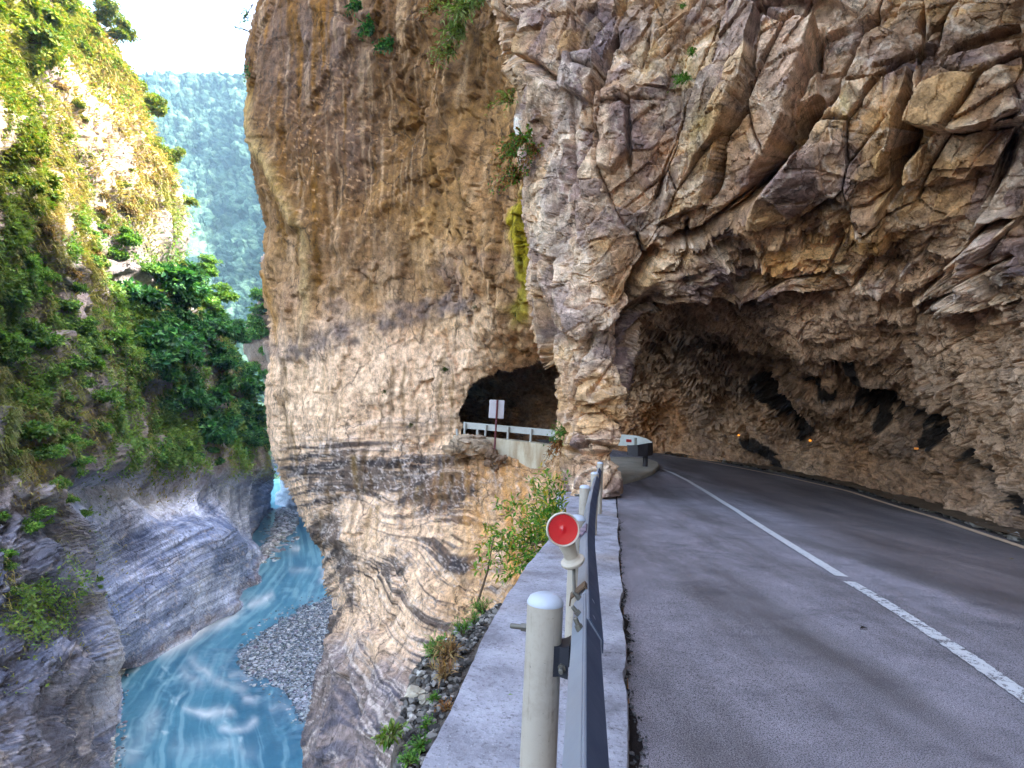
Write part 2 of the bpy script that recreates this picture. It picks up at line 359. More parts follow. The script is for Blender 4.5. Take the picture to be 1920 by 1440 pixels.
# sculpted ribs and grooves read off the face
for pts, w, d in [([(470, 170), (492, 260), (520, 330), (548, 390), (572, 440), (578, 520), (572, 600), (560, 700)], 13, 0.42), ([(490, 420), (520, 500), (545, 580), (545, 680), (535, 760)], 10, 0.3),
        ([(500, 480), (512, 560), (525, 640), (520, 760)], 8, 0.3), ([(620, 520), (610, 420), (640, 300)], 14, -0.35), ([(700, 200), (690, 330), (650, 470)], 18, -0.3),
        ([(805, 200), (830, 310), (860, 380), (890, 470), (905, 560)], 10, 0.4), ([(560, 430), (590, 480), (600, 540)], 16, -0.35), ([(855, 160), (880, 330), (935, 470), (960, 620)], 14, 0.5),
        ([(790, 20), (840, 120), (845, 220), (880, 300)], 16, 0.5), ([(640, 20), (690, 70), (740, 110)], 12, -0.5), ([(620, 480), (680, 400), (740, 370), (800, 400)], 14, 0.22),
        ([(520, 980), (600, 1010), (660, 1010), (690, 960)], 16, 0.35), ([(640, 1260), (655, 1340), (650, 1440)], 12, -0.6), ([(612, 1180), (640, 1260), (620, 1340), (600, 1440)], 12, 0.45),
        ([(700, 1180), (720, 1280), (690, 1400)], 16, 0.4), ([(890, 60), (900, 200), (915, 300)], 12, -0.35)]:
    dd, sd, tt = pline(px+10*med, py+6*med, pts); h += d*np.exp(-(dd/w)**2)*sst(0, 0.08, tt)*sst(1, 0.9, tt)
dd, sd, tt = pline(px, py, HOLE+[HOLE[0]]); h -= 0.25*np.exp(-(dd/16)**2)*(0.5+fa)
A.push(h*sst(-4, 30, ed+20))
# colours: the stone itself
tan = lin(196, 164, 124); cream = lin(250, 228, 198); brn = lin(136, 106, 74); dk = lin(86, 66, 46); och = lin(142, 108, 60); gry = lin(112, 106, 108); drk = lin(58, 56, 60); wht = lin(228, 222, 216); org = lin(206, 150, 78); pnk = lin(206, 172, 146)
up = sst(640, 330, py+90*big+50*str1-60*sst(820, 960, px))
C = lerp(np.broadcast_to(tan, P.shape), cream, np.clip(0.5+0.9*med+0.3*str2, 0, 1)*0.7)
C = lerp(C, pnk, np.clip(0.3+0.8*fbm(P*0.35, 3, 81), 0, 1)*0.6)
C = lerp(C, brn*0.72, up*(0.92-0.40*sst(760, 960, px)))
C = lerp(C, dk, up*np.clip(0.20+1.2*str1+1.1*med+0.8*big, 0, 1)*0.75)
C = lerp(C, gry, up*0.55*np.clip(blob(px, py, 600, 90, 120, 110)+0.7*blob(px, py, 660, 280, 50, 90), 0, 1))
C = lerp(C, lin(176, 140, 104), sst(860, 960, px)*0.45*np.clip(0.6+med, 0, 1))
C = lerp(C, och, np.clip(sst(0.02, 0.5, str1+0.3*str2)*sst(760, 500, py)*sst(820, 600, px)*0.85, 0, 1))
C = lerp(C, dk, np.clip(sst(0.12, 0.5, str2+0.5*str1)*(0.5*up+0.08)*sst(900, 700, py), 0, 1)*0.8)
C = lerp(C, cream, sst(0.24, 0.50, -str2-0.4*str1)*0.26*sst(880, 700, py))
for pts, w, cc, k in [([(470, 170), (492, 260), (520, 330), (548, 390), (572, 440), (578, 520), (572, 600), (560, 700)], 9, lin(196, 178, 140), 0.8), ([(490, 420), (520, 500), (545, 580), (545, 680)], 6, tan, 0.7), ([(505, 520), (515, 600), (520, 760)], 7, lin(190, 150, 90), 0.8)]:
    dd, sd, tt = pline(px+6*med, py, pts); C = lerp(C, cc, k*np.exp(-(dd/w)**2))
blot = np.clip(0.9*blob(px, py, 690, 470, 60, 60, 30)+blob(px, py, 600, 470, 26, 120, -8)+0.8*blob(px, py, 790, 380, 22, 40)+0.9*blob(px, py, 760, 470, 16, 60)+0.8*blob(px, py, 580, 240, 40, 110)+0.7*blob(px, py, 700, 180, 60, 40, 30)+0.7*blob(px, py, 640, 150, 30, 60)+0.6*blob(px, py, 520, 520, 20, 90, -14), 0, 1)
C = lerp(C, lin(84, 62, 42), blot*np.clip(0.6+0.9*med+0.4*str1, 0, 1)*0.75)
C = lerp(C, lin(112, 84, 40), np.clip(blob(px, py, 580, 470, 50, 130, -10)+0.7*blob(px, py, 520, 400, 26, 130, -12), 0, 1)*np.clip(0.5+str1+0.4*str2, 0, 1)*0.7)
C = lerp(C, lin(206, 172, 128), np.clip(blob(px, py, 800, 420, 40, 60, 20)+0.8*blob(px, py, 860, 470, 40, 120)+0.7*blob(px, py, 830, 320, 26, 50)+0.6*blob(px, py, 700, 360, 60, 14, -40), 0, 1)*np.clip(0.5+med+0.5*fin, 0, 1)*0.6)
mid = sst(520, 640, py+40*med)*sst(960, 850, px+0.2*py-140)       # banded pale wall
pale = lin(252, 228, 202)
C = lerp(C, pale, mid*sst(560, 660, py+60*big)*(0.75-0.35*np.clip(str2*2, 0, 1)))
dd, sd, tt = pline(px+wx, py+wy, [(500, 668), (600, 650), (680, 618), (740, 598), (800, 580), (880, 566), (940, 540)])
C = lerp(C, gry*0.9, 0.8*np.clip(sst(34, 8, dd+14*fin+10*str2)*(0.7+1.0*fbm(v3(U*2, V*2, 1), 4, 61)-0.4*np.clip(str1, 0, 1)), 0, 1)*sst(940, 860, px))
C = lerp(C, lin(150, 138, 138), 0.55*sst(0.0, 0.3, fbm(v3(U*.8, V*.8, 8), 4, 62))*blob(px, py, 760, 540, 200, 50, -12))
low2 = sst(735, 800, py+25*med)
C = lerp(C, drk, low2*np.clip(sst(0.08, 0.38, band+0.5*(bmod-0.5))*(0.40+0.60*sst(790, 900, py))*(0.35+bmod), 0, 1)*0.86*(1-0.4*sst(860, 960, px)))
C = lerp(C, drk*1.3, low2*sst(0.15, 0.4, band2)*0.55*bmod)
dm = np.clip(blob(px, py, 600, 880, 70, 40)+blob(px, py, 720, 900, 120, 45)+0.9*blob(px, py, 830, 930, 70, 40)+0.8*blob(px, py, 870, 880, 40, 40)+0.9*blob(px, py, 740, 1060, 60, 40)+0.7*blob(px, py, 580, 1000, 50, 60)+0.6*blob(px, py, 690, 835, 150, 18, 4)+blob(px, py, 640, 1060, 26, 110, -12)+0.8*blob(px, py, 880, 1060, 60, 30), 0, 1)
net = 1-np.abs(fbm(v3(U*2.4+0.6*med, V*2.4, 6), 5, 79))
C = lerp(C, drk, sst(0.30, 0.62, dm*(0.75+0.5*band)+0.35*fbm(P*0.9, 4, 78)+0.2*band2)*0.85)
C = lerp(C, wht*0.85, sst(0.93, 0.99, net)*0.7*np.clip(dm*1.4, 0, 1))
C = lerp(C, wht*0.85, low2*sst(0.2, 0.5, -band2+0.2*fin)*0.35)
vein = 1-np.abs(fbm(v3(U*1.4, V*1.4, 3), 5, 71)); C = lerp(C, wht*0.8, sst(0.94, 0.99, vein)*0.55*sst(820, 900, py))
blue = sst(1120, 1260, py+0.55*(640-px)+90*med)*sst(860, 760, px-0.0*py)
C = lerp(C, lin(88, 90, 104)*(1+0.6*np.clip(med, -1, 1))[:, None], blue*0.78)
C = lerp(C, wht*0.9, blue*sst(0.90, 0.985, 1-np.abs(fbm(v3(S*5+0.6*med, px/300, 2), 4, 75)))*0.7)
C = lerp(C, org, np.clip(blob(px, py, 930, 960, 90, 90)+blob(px, py, 980, 900, 80, 50)+0.8*blob(px, py, 940, 1070, 60, 60)+0.5*blob(px, py, 800, 960, 40, 60), 0, 1)*np.clip(0.5+1.6*str1+0.8*med, 0, 1)*0.55)
C = lerp(C, lin(150, 124, 84), 0.5*sst(0.0, 0.5, str1+0.4*str2)*sst(700, 780, px)*sst(1160, 860, py)*sst(800, 860, py))
# long dripping stains below ledges
dr = np.random.default_rng(5)
for k in range(46):
    x0 = dr.uniform(530, 900); y0 = dr.uniform(600, 960); L = dr.uniform(50, 170)*(1.5 if y0 < 760 else 1); w = dr.uniform(1.6, 5.0)
    if hole[np.argmin((px-x0)**2+(py-y0)**2)]: continue
    m = (np.abs(px-x0) < 30) & (py > y0-4) & (py < y0+L); t = np.clip((py[m]-y0)/L, 0, 1)
    xx = x0-0.03*(py[m]-y0)+2.5*np.sin(py[m]/23+k); a = np.exp(-((px[m]-xx)/(w*(1-0.6*t)))**2)*(1-t)**0.7*sst(y0-4, y0+3, py[m])*0.7
    C[m] = lerp(C[m], lin(96, 76, 44) if k % 3 else lin(126, 104, 60), a)
# lichen flecks and moss
sp = fbm(v3(U*6, V*6, 5), 3, 91); C = lerp(C, lin(220, 190, 160), sst(0.36, 0.48, sp)*0.7*blob(px, py, 640, 330, 130, 230))
moss = np.clip(blob(px, py, 972, 400, 13, 55, 8)+blob(px, py, 988, 520, 9, 60, -6)+0.8*blob(px, py, 975, 580, 18, 26)+0.6*blob(px, py, 990, 470, 18, 30), 0, 1)
C = lerp(C, lin(120, 116, 30), sst(0.30, 0.7, moss+0.45*fin+0.3*str2)*0.6)
C = lerp(C, lin(196, 190, 96), sst(0.12, 0.5, moss+0.3*fin)*0.35)
C = np.clip(C*(1+0.22*fin+0.10*med)[:, None]*np.where(rgh > 0.3, 1+0.25*(rb[:, 4]-0.5)*rgh, 1)[:, None], 0.01, 0.85)
maskA = (ed > -1.5) & (py > -1050+40*np.sin(px/60)+25*np.sin(px/23)) & ~hole & (px < np.minimum(B_XL(py)+70, np.interp(py, [900, 980]+[p[1] for p in LEDGE_L[1:]], [1130, 1110]+[p[0]+260 for p in LEDGE_L[1:]])))
C = np.clip((C.mean(-1, keepdims=True)+(C-C.mean(-1, keepdims=True))*(1.22+.28*up)[:, None])*np.array([1.20, 1.04, .95]), .008, .85)
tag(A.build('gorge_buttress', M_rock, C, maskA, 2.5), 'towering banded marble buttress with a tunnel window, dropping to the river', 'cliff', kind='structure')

# ---- the near pillar and the rock roof overhanging the road
T_EDGE = [(1165, 1060), (1162, 935), (1168, 880), (1176, 830), (1188, 770), (1206, 700), (1222, 650), (1240, 592)]
LIP = [(1240, 592), (1262, 572), (1290, 566), (1330, 562), (1400, 556), (1500, 548), (1600, 545), (1700, 560), (1800, 575), (1920, 560), (2300, 540), (2700, 540)]
BASE = [(1180, 848), (1240, 850), (1300, 860), (1400, 873), (1500, 890), (1600, 914), (1700, 939), (1800, 968), (1920, 1005), (2100, 1062), (2400, 1160), (2700, 1260)]
gb = ground([p[0] for p in BASE], [p[1] for p in BASE])[:, 1]
cC = []
for (x, y), Y in zip(BASE, gb):
    cC += [(x, y, Y), (x, y+70, Y*0.995), (x, y-55, Y*1.02)]
cC += [(1240, 700, 23), (1300, 720, 21.6), (1300, 650, 18), (1300, 590, 15.4), (1300, 500, 14.6), (1400, 740, 20.5), (1400, 660, 16.2), (1400, 590, 13.8), (1400, 500, 13), (1500, 760, 16.2), (1500, 680, 14.0), (1500, 600, 12.5), (1500, 510, 12.1),
       (1600, 780, 15.4), (1600, 680, 13.2), (1600, 600, 11.9), (1600, 500, 11.2), (1750, 800, 12.6), (1750, 700, 11.6), (1750, 600, 10.8), (1750, 500, 10), (1920, 820, 9.7), (1920, 700, 9.2), (1920, 600, 8.9), (1920, 500, 8.5), (2200, 800, 7.2), (2200, 500, 6.9), (2700, 800, 5.0), (2700, 500, 5.0),
       (1200, 600, 19), (1200, 520, 15.2), (1120, 820, 28), (1050, 820, 31), (1050, 740, 31), (960, 820, 34), (960, 740, 34), (870, 820, 42), (870, 740, 42), (1050, 660, 27.6), (960, 660, 27.6), (870, 690, 30), (860, 640, 27.8), (1100, 600, 21), (1050, 560, 23.5), (960, 600, 26.4), (1120, 900, 28), (960, 900, 33), (870, 900, 40)]
dC = depth_field(cC)
dB0 = depth_field([(1060, 900, 12.9), (1120, 900, 12.2), (1165, 900, 12.7), (1120, 1050, 12.3), (1052, 745, 13.4), (1110, 745, 12.3), (1175, 745, 12.8), (1010, 600, 13.8), (1080, 600, 12.4), (1160, 570, 12.4), (1225, 620, 13.0), (1000, 450, 13.9), (1080, 450, 12.3), (1180, 450, 11.8), (985, 300, 13.8),
    (1080, 300, 12), (1200, 300, 11.3), (940, 80, 13.6), (1050, 100, 12), (1200, 100, 11), (1300, 450, 11.6), (1300, 560, 12.6), (1300, 300, 11), (1300, 100, 10.5), (1450, 100, 9.7), (1450, 300, 9.9), (1450, 450, 11.0), (1450, 540, 12.2), (1600, 0, 8.9), (1600, 200, 9.0), (1600, 400, 9.9), (1600, 500, 10.9),
    (1600, 560, 11.6), (1800, 0, 7.9), (1800, 200, 8), (1800, 400, 8.7), (1800, 560, 9.9), (1920, 0, 7.3), (1920, 300, 7.8), (1920, 560, 8.6), (2300, 0, 5.8), (2300, 540, 6.5), (2700, 0, 4.8), (2700, 540, 5.0),
    (920, -300, 15), (1400, -300, 9.4), (1900, -300, 5.8), (2400, -300, 4.4), (960, -1200, 19), (1500, -1200, 9), (2300, -1200, 4.6), (1000, -2700, 24), (1700, -2700, 18), (2500, -2700, 12)])
gx = lines((900, 1940, 2.4), (1940, 2700, 14)); gy = lines((-2700, -900, 60), (-900, -200, 20), (-200, -10, 5), (-10, 1010, 2.4), (1010, 1060, 10))
B = Sheet(gx, gy, dB0); px, py, P = B.flat()
te = np.interp(py, [p[1] for p in T_EDGE[::-1]], [p[0] for p in T_EDGE[::-1]]); lip = np.interp(px, [p[0] for p in LIP], [p[1] for p in LIP])
# towards the right the roof runs straight on into the tunnel wall
B.D = np.where(B.PX > 1290, B.D+(dC(B.PX, B.PY)*0.985-B.D)*sst(160, 0, lip.reshape(B.sh)-B.PY)*sst(1290, 1430, B.PX), B.D)
ed = px-B_XL(py); e2 = te-px
B.D = B.D+(1.3*(1-np.sqrt(np.clip(1-((26-np.clip(ed, 0, 26))/26)**2, 0, 1)))*(py < 1000)).reshape(B.sh)+(1.0*(1-np.sqrt(np.clip(1-((28-np.clip(e2, 0, 28))/28)**2, 0, 1)))*sst(592, 680, py)).reshape(B.sh)
B.refresh(); px, py, P = B.flat()
big = fbm(P*0.35, 4, 101); med = fbm(P*1.2, 5, 102); fin = fbm(P*5, 4, 103, 0.6)
W = np.stack([fbm(P*1.2, 2, 117), fbm(P*1.2+9, 2, 107), big], -1)*0.4
def frame(e1, sc):
    e1 = np.array(e1, float); e1 /= np.linalg.norm(e1); e2 = np.cross(e1, [0.5, 0.8, 0.2]); e2 /= np.linalg.norm(e2); e3 = np.cross(e1, e2)
    return np.stack([e1*sc[0], e2*sc[1], e3*sc[2]])
vert = sst(1260, 1140, px-0.15*(400-py))
MS = frame((0.52, -0.25, 0.82), (0.15, 0.80, 0.75)); MV = frame((0.12, 0, 1), (0.16, 0.85, 0.75))
f1, r1, b1 = facets(P+0.10*W, MS, 111, 1.0); f2, r2, b2 = facets(P+0.10*W, MV, 121, 1.0)
f3, r3, b3 = facets(P+0.10*W, frame((0.6, -0.2, 0.5), (0.9, 1.9, 1.7)), 131, 0.9); f4, r4, b4 = facets(P+0.05*W, frame((0.5, 0, 0.5), (2.6, 4.2, 4.2)), 141, 0.9, False)
f5, r5, b5 = facets(P+0.03*W, frame((0.9, 0.1, 0.2), (6.5, 10, 10)), 151, 0.9, False)
lo = sst(360, 470, py-0.12*(px-1300))*sst(1180, 1300, px)           # the small broken beds low on the roof
slab = np.clip(1-lo, 0, 1)
SLABS = [  # the individual slabs of the roof: outline, how far it stands out, slope to the right, slope downwards (m per px), stone colour (shade painted into deep grooves), strength
 ([(1307, 79), (1390, 29), (1433, 37), (1411, 99), (1402, 174), (1373, 248), (1353, 269), (1320, 385), (1228, 422), (1286, 174)], .42, .0035, .0004, (206, 182, 142), .5),
 ([(1433, 95), (1498, 62), (1539, 66), (1522, 108), (1498, 190), (1440, 286), (1390, 373), (1320, 391), (1353, 273), (1407, 174)], .22, .0040, 0, (186, 158, 140), .6),
 ([(1500, 199), (1539, 182), (1556, 199), (1522, 248), (1477, 306), (1415, 373), (1390, 381)], -.95, 0, 0, (84, 64, 50), .7),
 ([(1533, 79), (1638, 37), (1605, 108), (1572, 190), (1535, 178)], -.22, .0030, 0, (142, 120, 108), .6), ([(1638, 39), (1738, 8), (1725, 145), (1580, 182), (1609, 112)], -.08, .0012, .0008, (140, 116, 98), .6),
 ([(1556, 199), (1717, 145), (1676, 286), (1667, 323), (1622, 331), (1522, 315), (1481, 315)], .22, .0026, .0006, (198, 160, 112), .5), ([(1721, 145), (1738, 232), (1754, 257), (1713, 298), (1696, 373), (1676, 373), (1680, 286)], -.75, 0, 0, (92, 70, 54), .6),
 ([(1738, 0), (1925, -10), (1925, 50), (1790, 105), (1730, 110)], .10, .0006, 0, (166, 136, 104), .5), ([(1763, 153), (1912, 83), (1930, 232), (1771, 255), (1725, 236)], .38, .0004, .0022, (158, 128, 104), .6), ([(1790, 108), (1925, 52), (1925, 80), (1765, 150)], -.15, 0, 0, (96, 82, 76), .6),
 ([(1746, 257), (1899, 240), (1862, 311), (1825, 315), (1812, 335), (1763, 327), (1734, 352)], .12, .0012, .0016, (196, 158, 128), .6), ([(1899, 244), (1930, 236), (1930, 400), (1829, 393)], -.20, 0, .001, (166, 132, 104), .4),
 ([(1601, 418), (1676, 414), (1676, 460), (1622, 451)], .26, .002, .002, (206, 148, 98), .75), ([(1431, 460), (1572, 455), (1564, 489), (1477, 509), (1427, 484)], .22, .0004, .002, (204, 152, 104), .75), ([(1585, 352), (1672, 360), (1667, 414), (1618, 414)], .24, .001, .002, (176, 142, 116), .5), ([(1527, 323), (1622, 331), (1585, 369), (1531, 352)], .18, .001, .002, (140, 120, 112), .5),
 ([(1183, 178), (1282, 174), (1266, 248), (1220, 381), (1183, 323)], .06, -.0020, 0, (168, 144, 130), .6), ([(1125, 178), (1179, 178), (1179, 290), (1150, 331), (1125, 315)], .24, .002, 0, (170, 142, 128), .5), ([(1142, 83), (1208, 141), (1228, 0), (1158, 0)], -.16, .001, 0, (132, 116, 108), .6), ([(1220, 137), (1249, 120), (1307, 0), (1233, 0)], .14, -.001, 0, (192, 162, 124), .6), ([(1249, 124), (1303, 75), (1390, 25), (1398, -10), (1307, -10)], .04, .0006, 0, (128, 112, 106), .6), ([(1394, 25), (1540, -10), (1618, 37), (1556, 41), (1436, 41)], -.16, 0, .002, (150, 124, 96), .5),
 ([(934, 16), (977, 51), (969, 117), (950, 113), (934, 43)], -.6, 0, 0, (70, 56, 46), .6), ([(1090, 0), (1149, 0), (1133, 78), (1122, 117), (1071, 98)], -.18, .001, 0, (96, 82, 76), .75), ([(1067, 102), (1122, 98), (1114, 195), (1059, 168)], .24, .001, .001, (120, 108, 102), .6), ([(989, 348), (1059, 336), (1052, 488), (1012, 473)], .2, .002, 0, (218, 200, 180), .5), ([(1040, 500), (1110, 520), (1150, 600), (1090, 640), (1050, 580)], .16, .001, .001, (160, 136, 126), .5), ([(1060, 660), (1140, 650), (1150, 740), (1080, 760)], .14, .0015, .001, (200, 176, 150), .5), ([(1075, 770), (1150, 770), (1140, 850), (1085, 850)], .2, .001, .002, (150, 132, 122), .5), ([(1090, 860), (1160, 870), (1150, 930), (1085, 930)], .22, .001, .002, (160, 136, 116), .5),
 ([(1184, 700), (1225, 620), (1240, 600), (1200, 760), (1180, 850), (1170, 900)], .1, .004, 0, (150, 122, 98), .5)]
sj_x = px+9*fbm(P*1.1, 2, 113); sj_y = py+9*fbm(P*1.1+31, 2, 114)
hs_ = np.zeros(px.shape); sin_ = np.zeros(px.shape); scol = np.zeros(P.shape); sk_ = np.zeros(px.shape)
for poly, h0, gx_, gy_, cc_, kk_ in SLABS:
    i_ = inpoly(sj_x, sj_y, poly); cx_ = np.mean([p[0] for p in poly]); cy_ = np.mean([p[1] for p in poly])
    hs_[i_] = (h0+gx_*(px-cx_)+gy_*(py-cy_))[i_]; sin_[i_] = 1; scol[i_] = lin(*cc_); sk_[i_] = kk_
hb_ = soft(1.2*hs_, B.sh, 1)+slab*((1-vert)*f1*(0.46-0.34*sin_)+vert*f2*(0.34-0.24*sin_))
g_y, g_x = np.gradient(hb_.reshape(B.sh)); gm_ = np.hypot(g_x, g_y); gm_ = np.maximum.reduce([gm_, np.roll(gm_, 1, 0), np.roll(gm_, -1, 0), np.roll(gm_, 1, 1), np.roll(gm_, -1, 1)]).ravel(); calm = 1/(1+(gm_/0.06)**2)
h = 0.34*big+0.035*med*(1+1.2*lo)+0.022*fin*calm+hb_+calm*((0.11+0.27*lo)*f3+(0.055+0.14*lo)*f4+(0.018+0.047*lo)*f5)
h -= (1-vert)*slab*0.30*np.exp(-b1/0.010)+vert*slab*0.22*np.exp(-b2/0.010)+(0.05+0.07*lo)*np.exp(-b3/0.016)+0.03*lo*np.exp(-b4/0.02)
# cracks and slab edges: (line, groove width px, groove depth m, step m on the left of travel, fade px)
CR = [([(1650, 20), (1600, 120), (1560, 190), (1500, 270), (1440, 345), (1390, 390), (1300, 445), (1240, 455)], 11, 1.1, 0.55, 120), ([(1548, 40), (1530, 110), (1505, 160), (1480, 230), (1440, 300), (1400, 355), (1330, 420)], 8, 0.7, 0.45, 80),
      ([(1440, 20), (1432, 90), (1420, 150), (1400, 210), (1360, 270), (1335, 350), (1310, 400)], 6, 0.5, 0.55, 110), ([(1330, 130), (1300, 200), (1255, 300), (1225, 380)], 4, 0.35, 0.3, 80), ([(1165, -20), (1152, 60), (1130, 150), (1120, 190), (1105, 300), (1100, 380)], 8, 0.6, 0.4, 70),
      ([(1240, -20), (1225, 60), (1205, 140)], 5, 0.4, 0.3, 60), ([(1185, 180), (1180, 260), (1178, 320)], 3, 0.25, 0.15, 50), ([(1740, -20), (1732, 60), (1728, 150), (1705, 230), (1688, 300), (1680, 340)], 8, 0.55, 0.5, 110), ([(1640, 45), (1610, 120), (1575, 185)], 5, 0.5, 0.4, 90),
      ([(1918, 240), (1880, 330), (1840, 400)], 5, 0.5, 0.35, 80), ([(1060, 160), (1000, 120), (950, 110)], 8, 0.5, 0.35, 60), ([(960, 10), (965, 60), (975, 110), (1010, 165)], 7, 0.6, 0.45, 60), ([(1590, 180), (1650, 165), (1720, 145)], 4, 0.35, 0.3, 70), ([(1720, 245), (1800, 250), (1905, 225)], 5, 0.4, 0.4, 70),
      ([(1235, 455), (1215, 500), (1195, 540), (1180, 600), (1172, 700), (1168, 800), (1160, 930)], 12, 1.5, 0.5, 50), ([(1290, 400), (1285, 470), (1270, 510)], 6, 0.5, 0.35, 60), ([(1190, 430), (1210, 480), (1180, 540), (1165, 570)], 6, 0.5, 0.3, 60),
      ([(1920, 400), (1850, 425), (1790, 480), (1760, 525), (1700, 560)], 9, 0.6, 0.45, 90), ([(1700, 330), (1640, 370), (1560, 380), (1500, 420), (1420, 430)], 5, 0.35, 0.3, 60), ([(1920, 470), (1860, 500), (1800, 540), (1720, 575)], 6, 0.4, 0.3, 60), ([(1420, 30), (1470, 60), (1530, 60)], 4, 0.3, 0.25, 50), ([(1540, 440), (1640, 420), (1760, 430)], 5, 0.35, 0.25, 50),
      ([(1120, 600), (1090, 680), (1085, 760), (1110, 860)], 6, 0.3, 0.25, 60), ([(1050, 480), (1040, 560), (1060, 650)], 6, 0.3, 0.25, 60), ([(1085, 780), (1130, 770), (1165, 800)], 5, 0.3, 0.2, 40), ([(1070, 850), (1110, 830), (1160, 850)], 5, 0.3, 0.25, 40), ([(1200, 560), (1190, 650), (1180, 750)], 6, 0.5, 0.3, 30)]
jx = px+7*med+4*fin; jy = py+7*fbm(P*1.2+31, 4, 109)+3*fin
for pts, w, d, st, fd in CR:
    dd, sd, tt = pline(jx, jy, pts); en = sst(0, 0.1, tt)*sst(1, 0.9, tt); ww = w*(0.6+0.7*(vn(v3(px/40, py/40, w), 5)+0.4))
    sdist = dd*sd
    h += en*(-1.0*d*np.exp(-(dd/np.maximum(ww*.8, 2))**2)+0.5*st*sst(3, -3, sdist)*np.exp(-dd/fd)-0.2*st*sst(-3, 3, sdist)*np.exp(-dd/fd))
lipd = lip-py
h += 0.35*np.exp(-(lipd/26)**2)*(px > 1180)*(0.4+f3)*sst(1900, 1500, px)
crx = np.interp(py, [480, 560, 700, 800, 930, 1010], [1190, 1180, 1170, 1166, 1160, 1158])+6*fbm(P*1.1, 2, 113); colm = sst(0, 9, px-crx)*sst(500, 600, py)*(px < 1262)
h -= 1.1*colm*sst(1262, 1225, px-.0*py)
B.push(h*sst(-6, 24, ed+14)*(1-0.65*sst(26, 0, e2)*sst(592, 660, py)*(px < 1245)))
base = lin(186, 152, 118); pk = lin(196, 168, 142); gr = lin(128, 112, 104); dgr = lin(84, 76, 76); oc = lin(196, 146, 86); pl = lin(222, 202, 172); br = lin(120, 90, 64)
cr_ = slab*(1-vert)
tint = cr_*r1[:, 4]+slab*vert*r2[:, 4]+lo*r3[:, 4]
C = lerp(np.broadcast_to(base, P.shape), pk, np.clip(0.5+1.0*big+0.5*(tint-0.5), 0, 1))
C = lerp(C, scol, sk_*np.clip(0.85+0.5*med, 0, 1))
C = lerp(C, gr, sst(0.05, 0.55, fbm(P*0.5, 4, 161)+0.5*(tint-0.5))*0.7)
C = lerp(C, pl, sst(0.1, 0.6, med+0.4*(r3[:, 4]-0.5)+0.2*big)*0.45)
C = lerp(C, br, sst(0.0, 0.6, fbm(P*0.8+40, 4, 165)+0.35*sst(1500, 1900, px)-0.1)*0.55)
C = lerp(C, dgr, sst(0.2, 0.5, fbm(v3(P[:, 0]*0.6, P[:, 1]*0.6, P[:, 2]*1.6), 5, 171, 0.6))*0.6*(1-0.5*vert))
C = lerp(C, lin(70, 62, 62), 0.55*np.clip(blob(px, py, 1100, 60, 60, 70)+blob(px, py, 1440, 215, 40, 40)+0.8*blob(px, py, 1640, 290, 60, 26, 20)+0.7*blob(px, py, 1420, 470, 60, 20)+blob(px, py, 1790, 100, 120, 34, -30)*0.8+0.6*blob(px, py, 1480, 340, 50, 30), 0, 1)*np.clip(0.7+med, 0, 1))
C = lerp(C, oc, np.clip(0.9*blob(px, py, 1650, 215, 50, 50, 30)+blob(px, py, 1460, 470, 36, 22)+blob(px, py, 1660, 435, 44, 18)+0.6*blob(px, py, 1840, 290, 60, 40)+0.7*blob(px, py, 1380, 230, 50, 60)+0.5*blob(px, py, 1260, 330, 40, 80)+blob(px, py, 1830, 630, 30, 22)*0.8+0.6*blob(px, py, 1900, 140, 40, 60), 0, 1)*np.clip(0.75+0.8*med, 0, 1)*0.75)
C = lerp(C, lin(104, 80, 62), colm*.7*np.clip(.8+.5*med, 0, 1))
v_ = fbm(P*0.9+71, 4, 187)+.5*(r3[:, 3]-.5); C = lerp(C, lin(122, 108, 116), sst(0.08, 0.4, v_)*.6); C = lerp(C, lin(204, 166, 112), sst(0.1, 0.42, -v_)*.5); C = lerp(C, lin(236, 216, 190), sst(0.15, 0.5, fbm(P*1.7+5, 4, 188)+.4*(r4[:, 3]-.5))*.5); C = lerp(C, lin(66, 60, 62), sst(0.26, 0.52, fbm(P*1.3+51, 5, 189, .62))*.3)
C = lerp(C, lin(168, 160, 90), np.clip(0.8*blob(px, py, 1285, 140, 20, 60, 15)+0.6*blob(px, py, 1330, 240, 40, 60)+0.6*blob(px, py, 1210, 110, 26, 40)+blob(px, py, 1590, 215, 14, 22)+0.5*blob(px, py, 1030, 700, 20, 40), 0, 1)*np.clip(0.6+med+0.5*fin, 0, 1)*0.55)
C = lerp(C, lin(230, 218, 200), np.clip(0.8*blob(px, py, 1050, 470, 20, 70)+0.8*blob(px, py, 1060, 250, 14, 120, 8)+0.7*blob(px, py, 1070, 640, 40, 90)+0.7*blob(px, py, 1120, 620, 30, 40)+0.5*blob(px, py, 1180, 430, 30, 24)+0.6*blob(px, py, 1300, 640-250, 30, 60), 0, 1)*np.clip(0.7+0.9*med, 0, 1)*0.6)
C = lerp(C, lin(250, 244, 238), 0.95*sst(0.35, 0.7, blob(px+5*med, py, 983, 258, 8, 50, 6)+0.5*blob(px, py, 1001, 240, 5, 40, 4)+0.15*fin))
vein = 1-np.abs(fbm(P*1.1, 5, 181)); C = lerp(C, lin(225, 212, 196), sst(0.955, 0.995, vein)*0.5)
C = lerp(C, lin(56, 44, 36), np.clip(0.8*np.exp(-np.minimum(b1+9*vert, b2+9*(1-vert))/0.015)*slab+0.5*lo*np.exp(-b3/0.02), 0, 1)*0.5)
C = np.clip(C*(1+0.25*fin+0.12*med)[:, None]*(1+0.28*(r3[:, 4]-0.5)*(0.4+lo)+0.22*(tint-0.5))[:, None], 0.008, 0.85)
mx = px+3*fin; my = py+10*fbm(P*2, 3, 191)
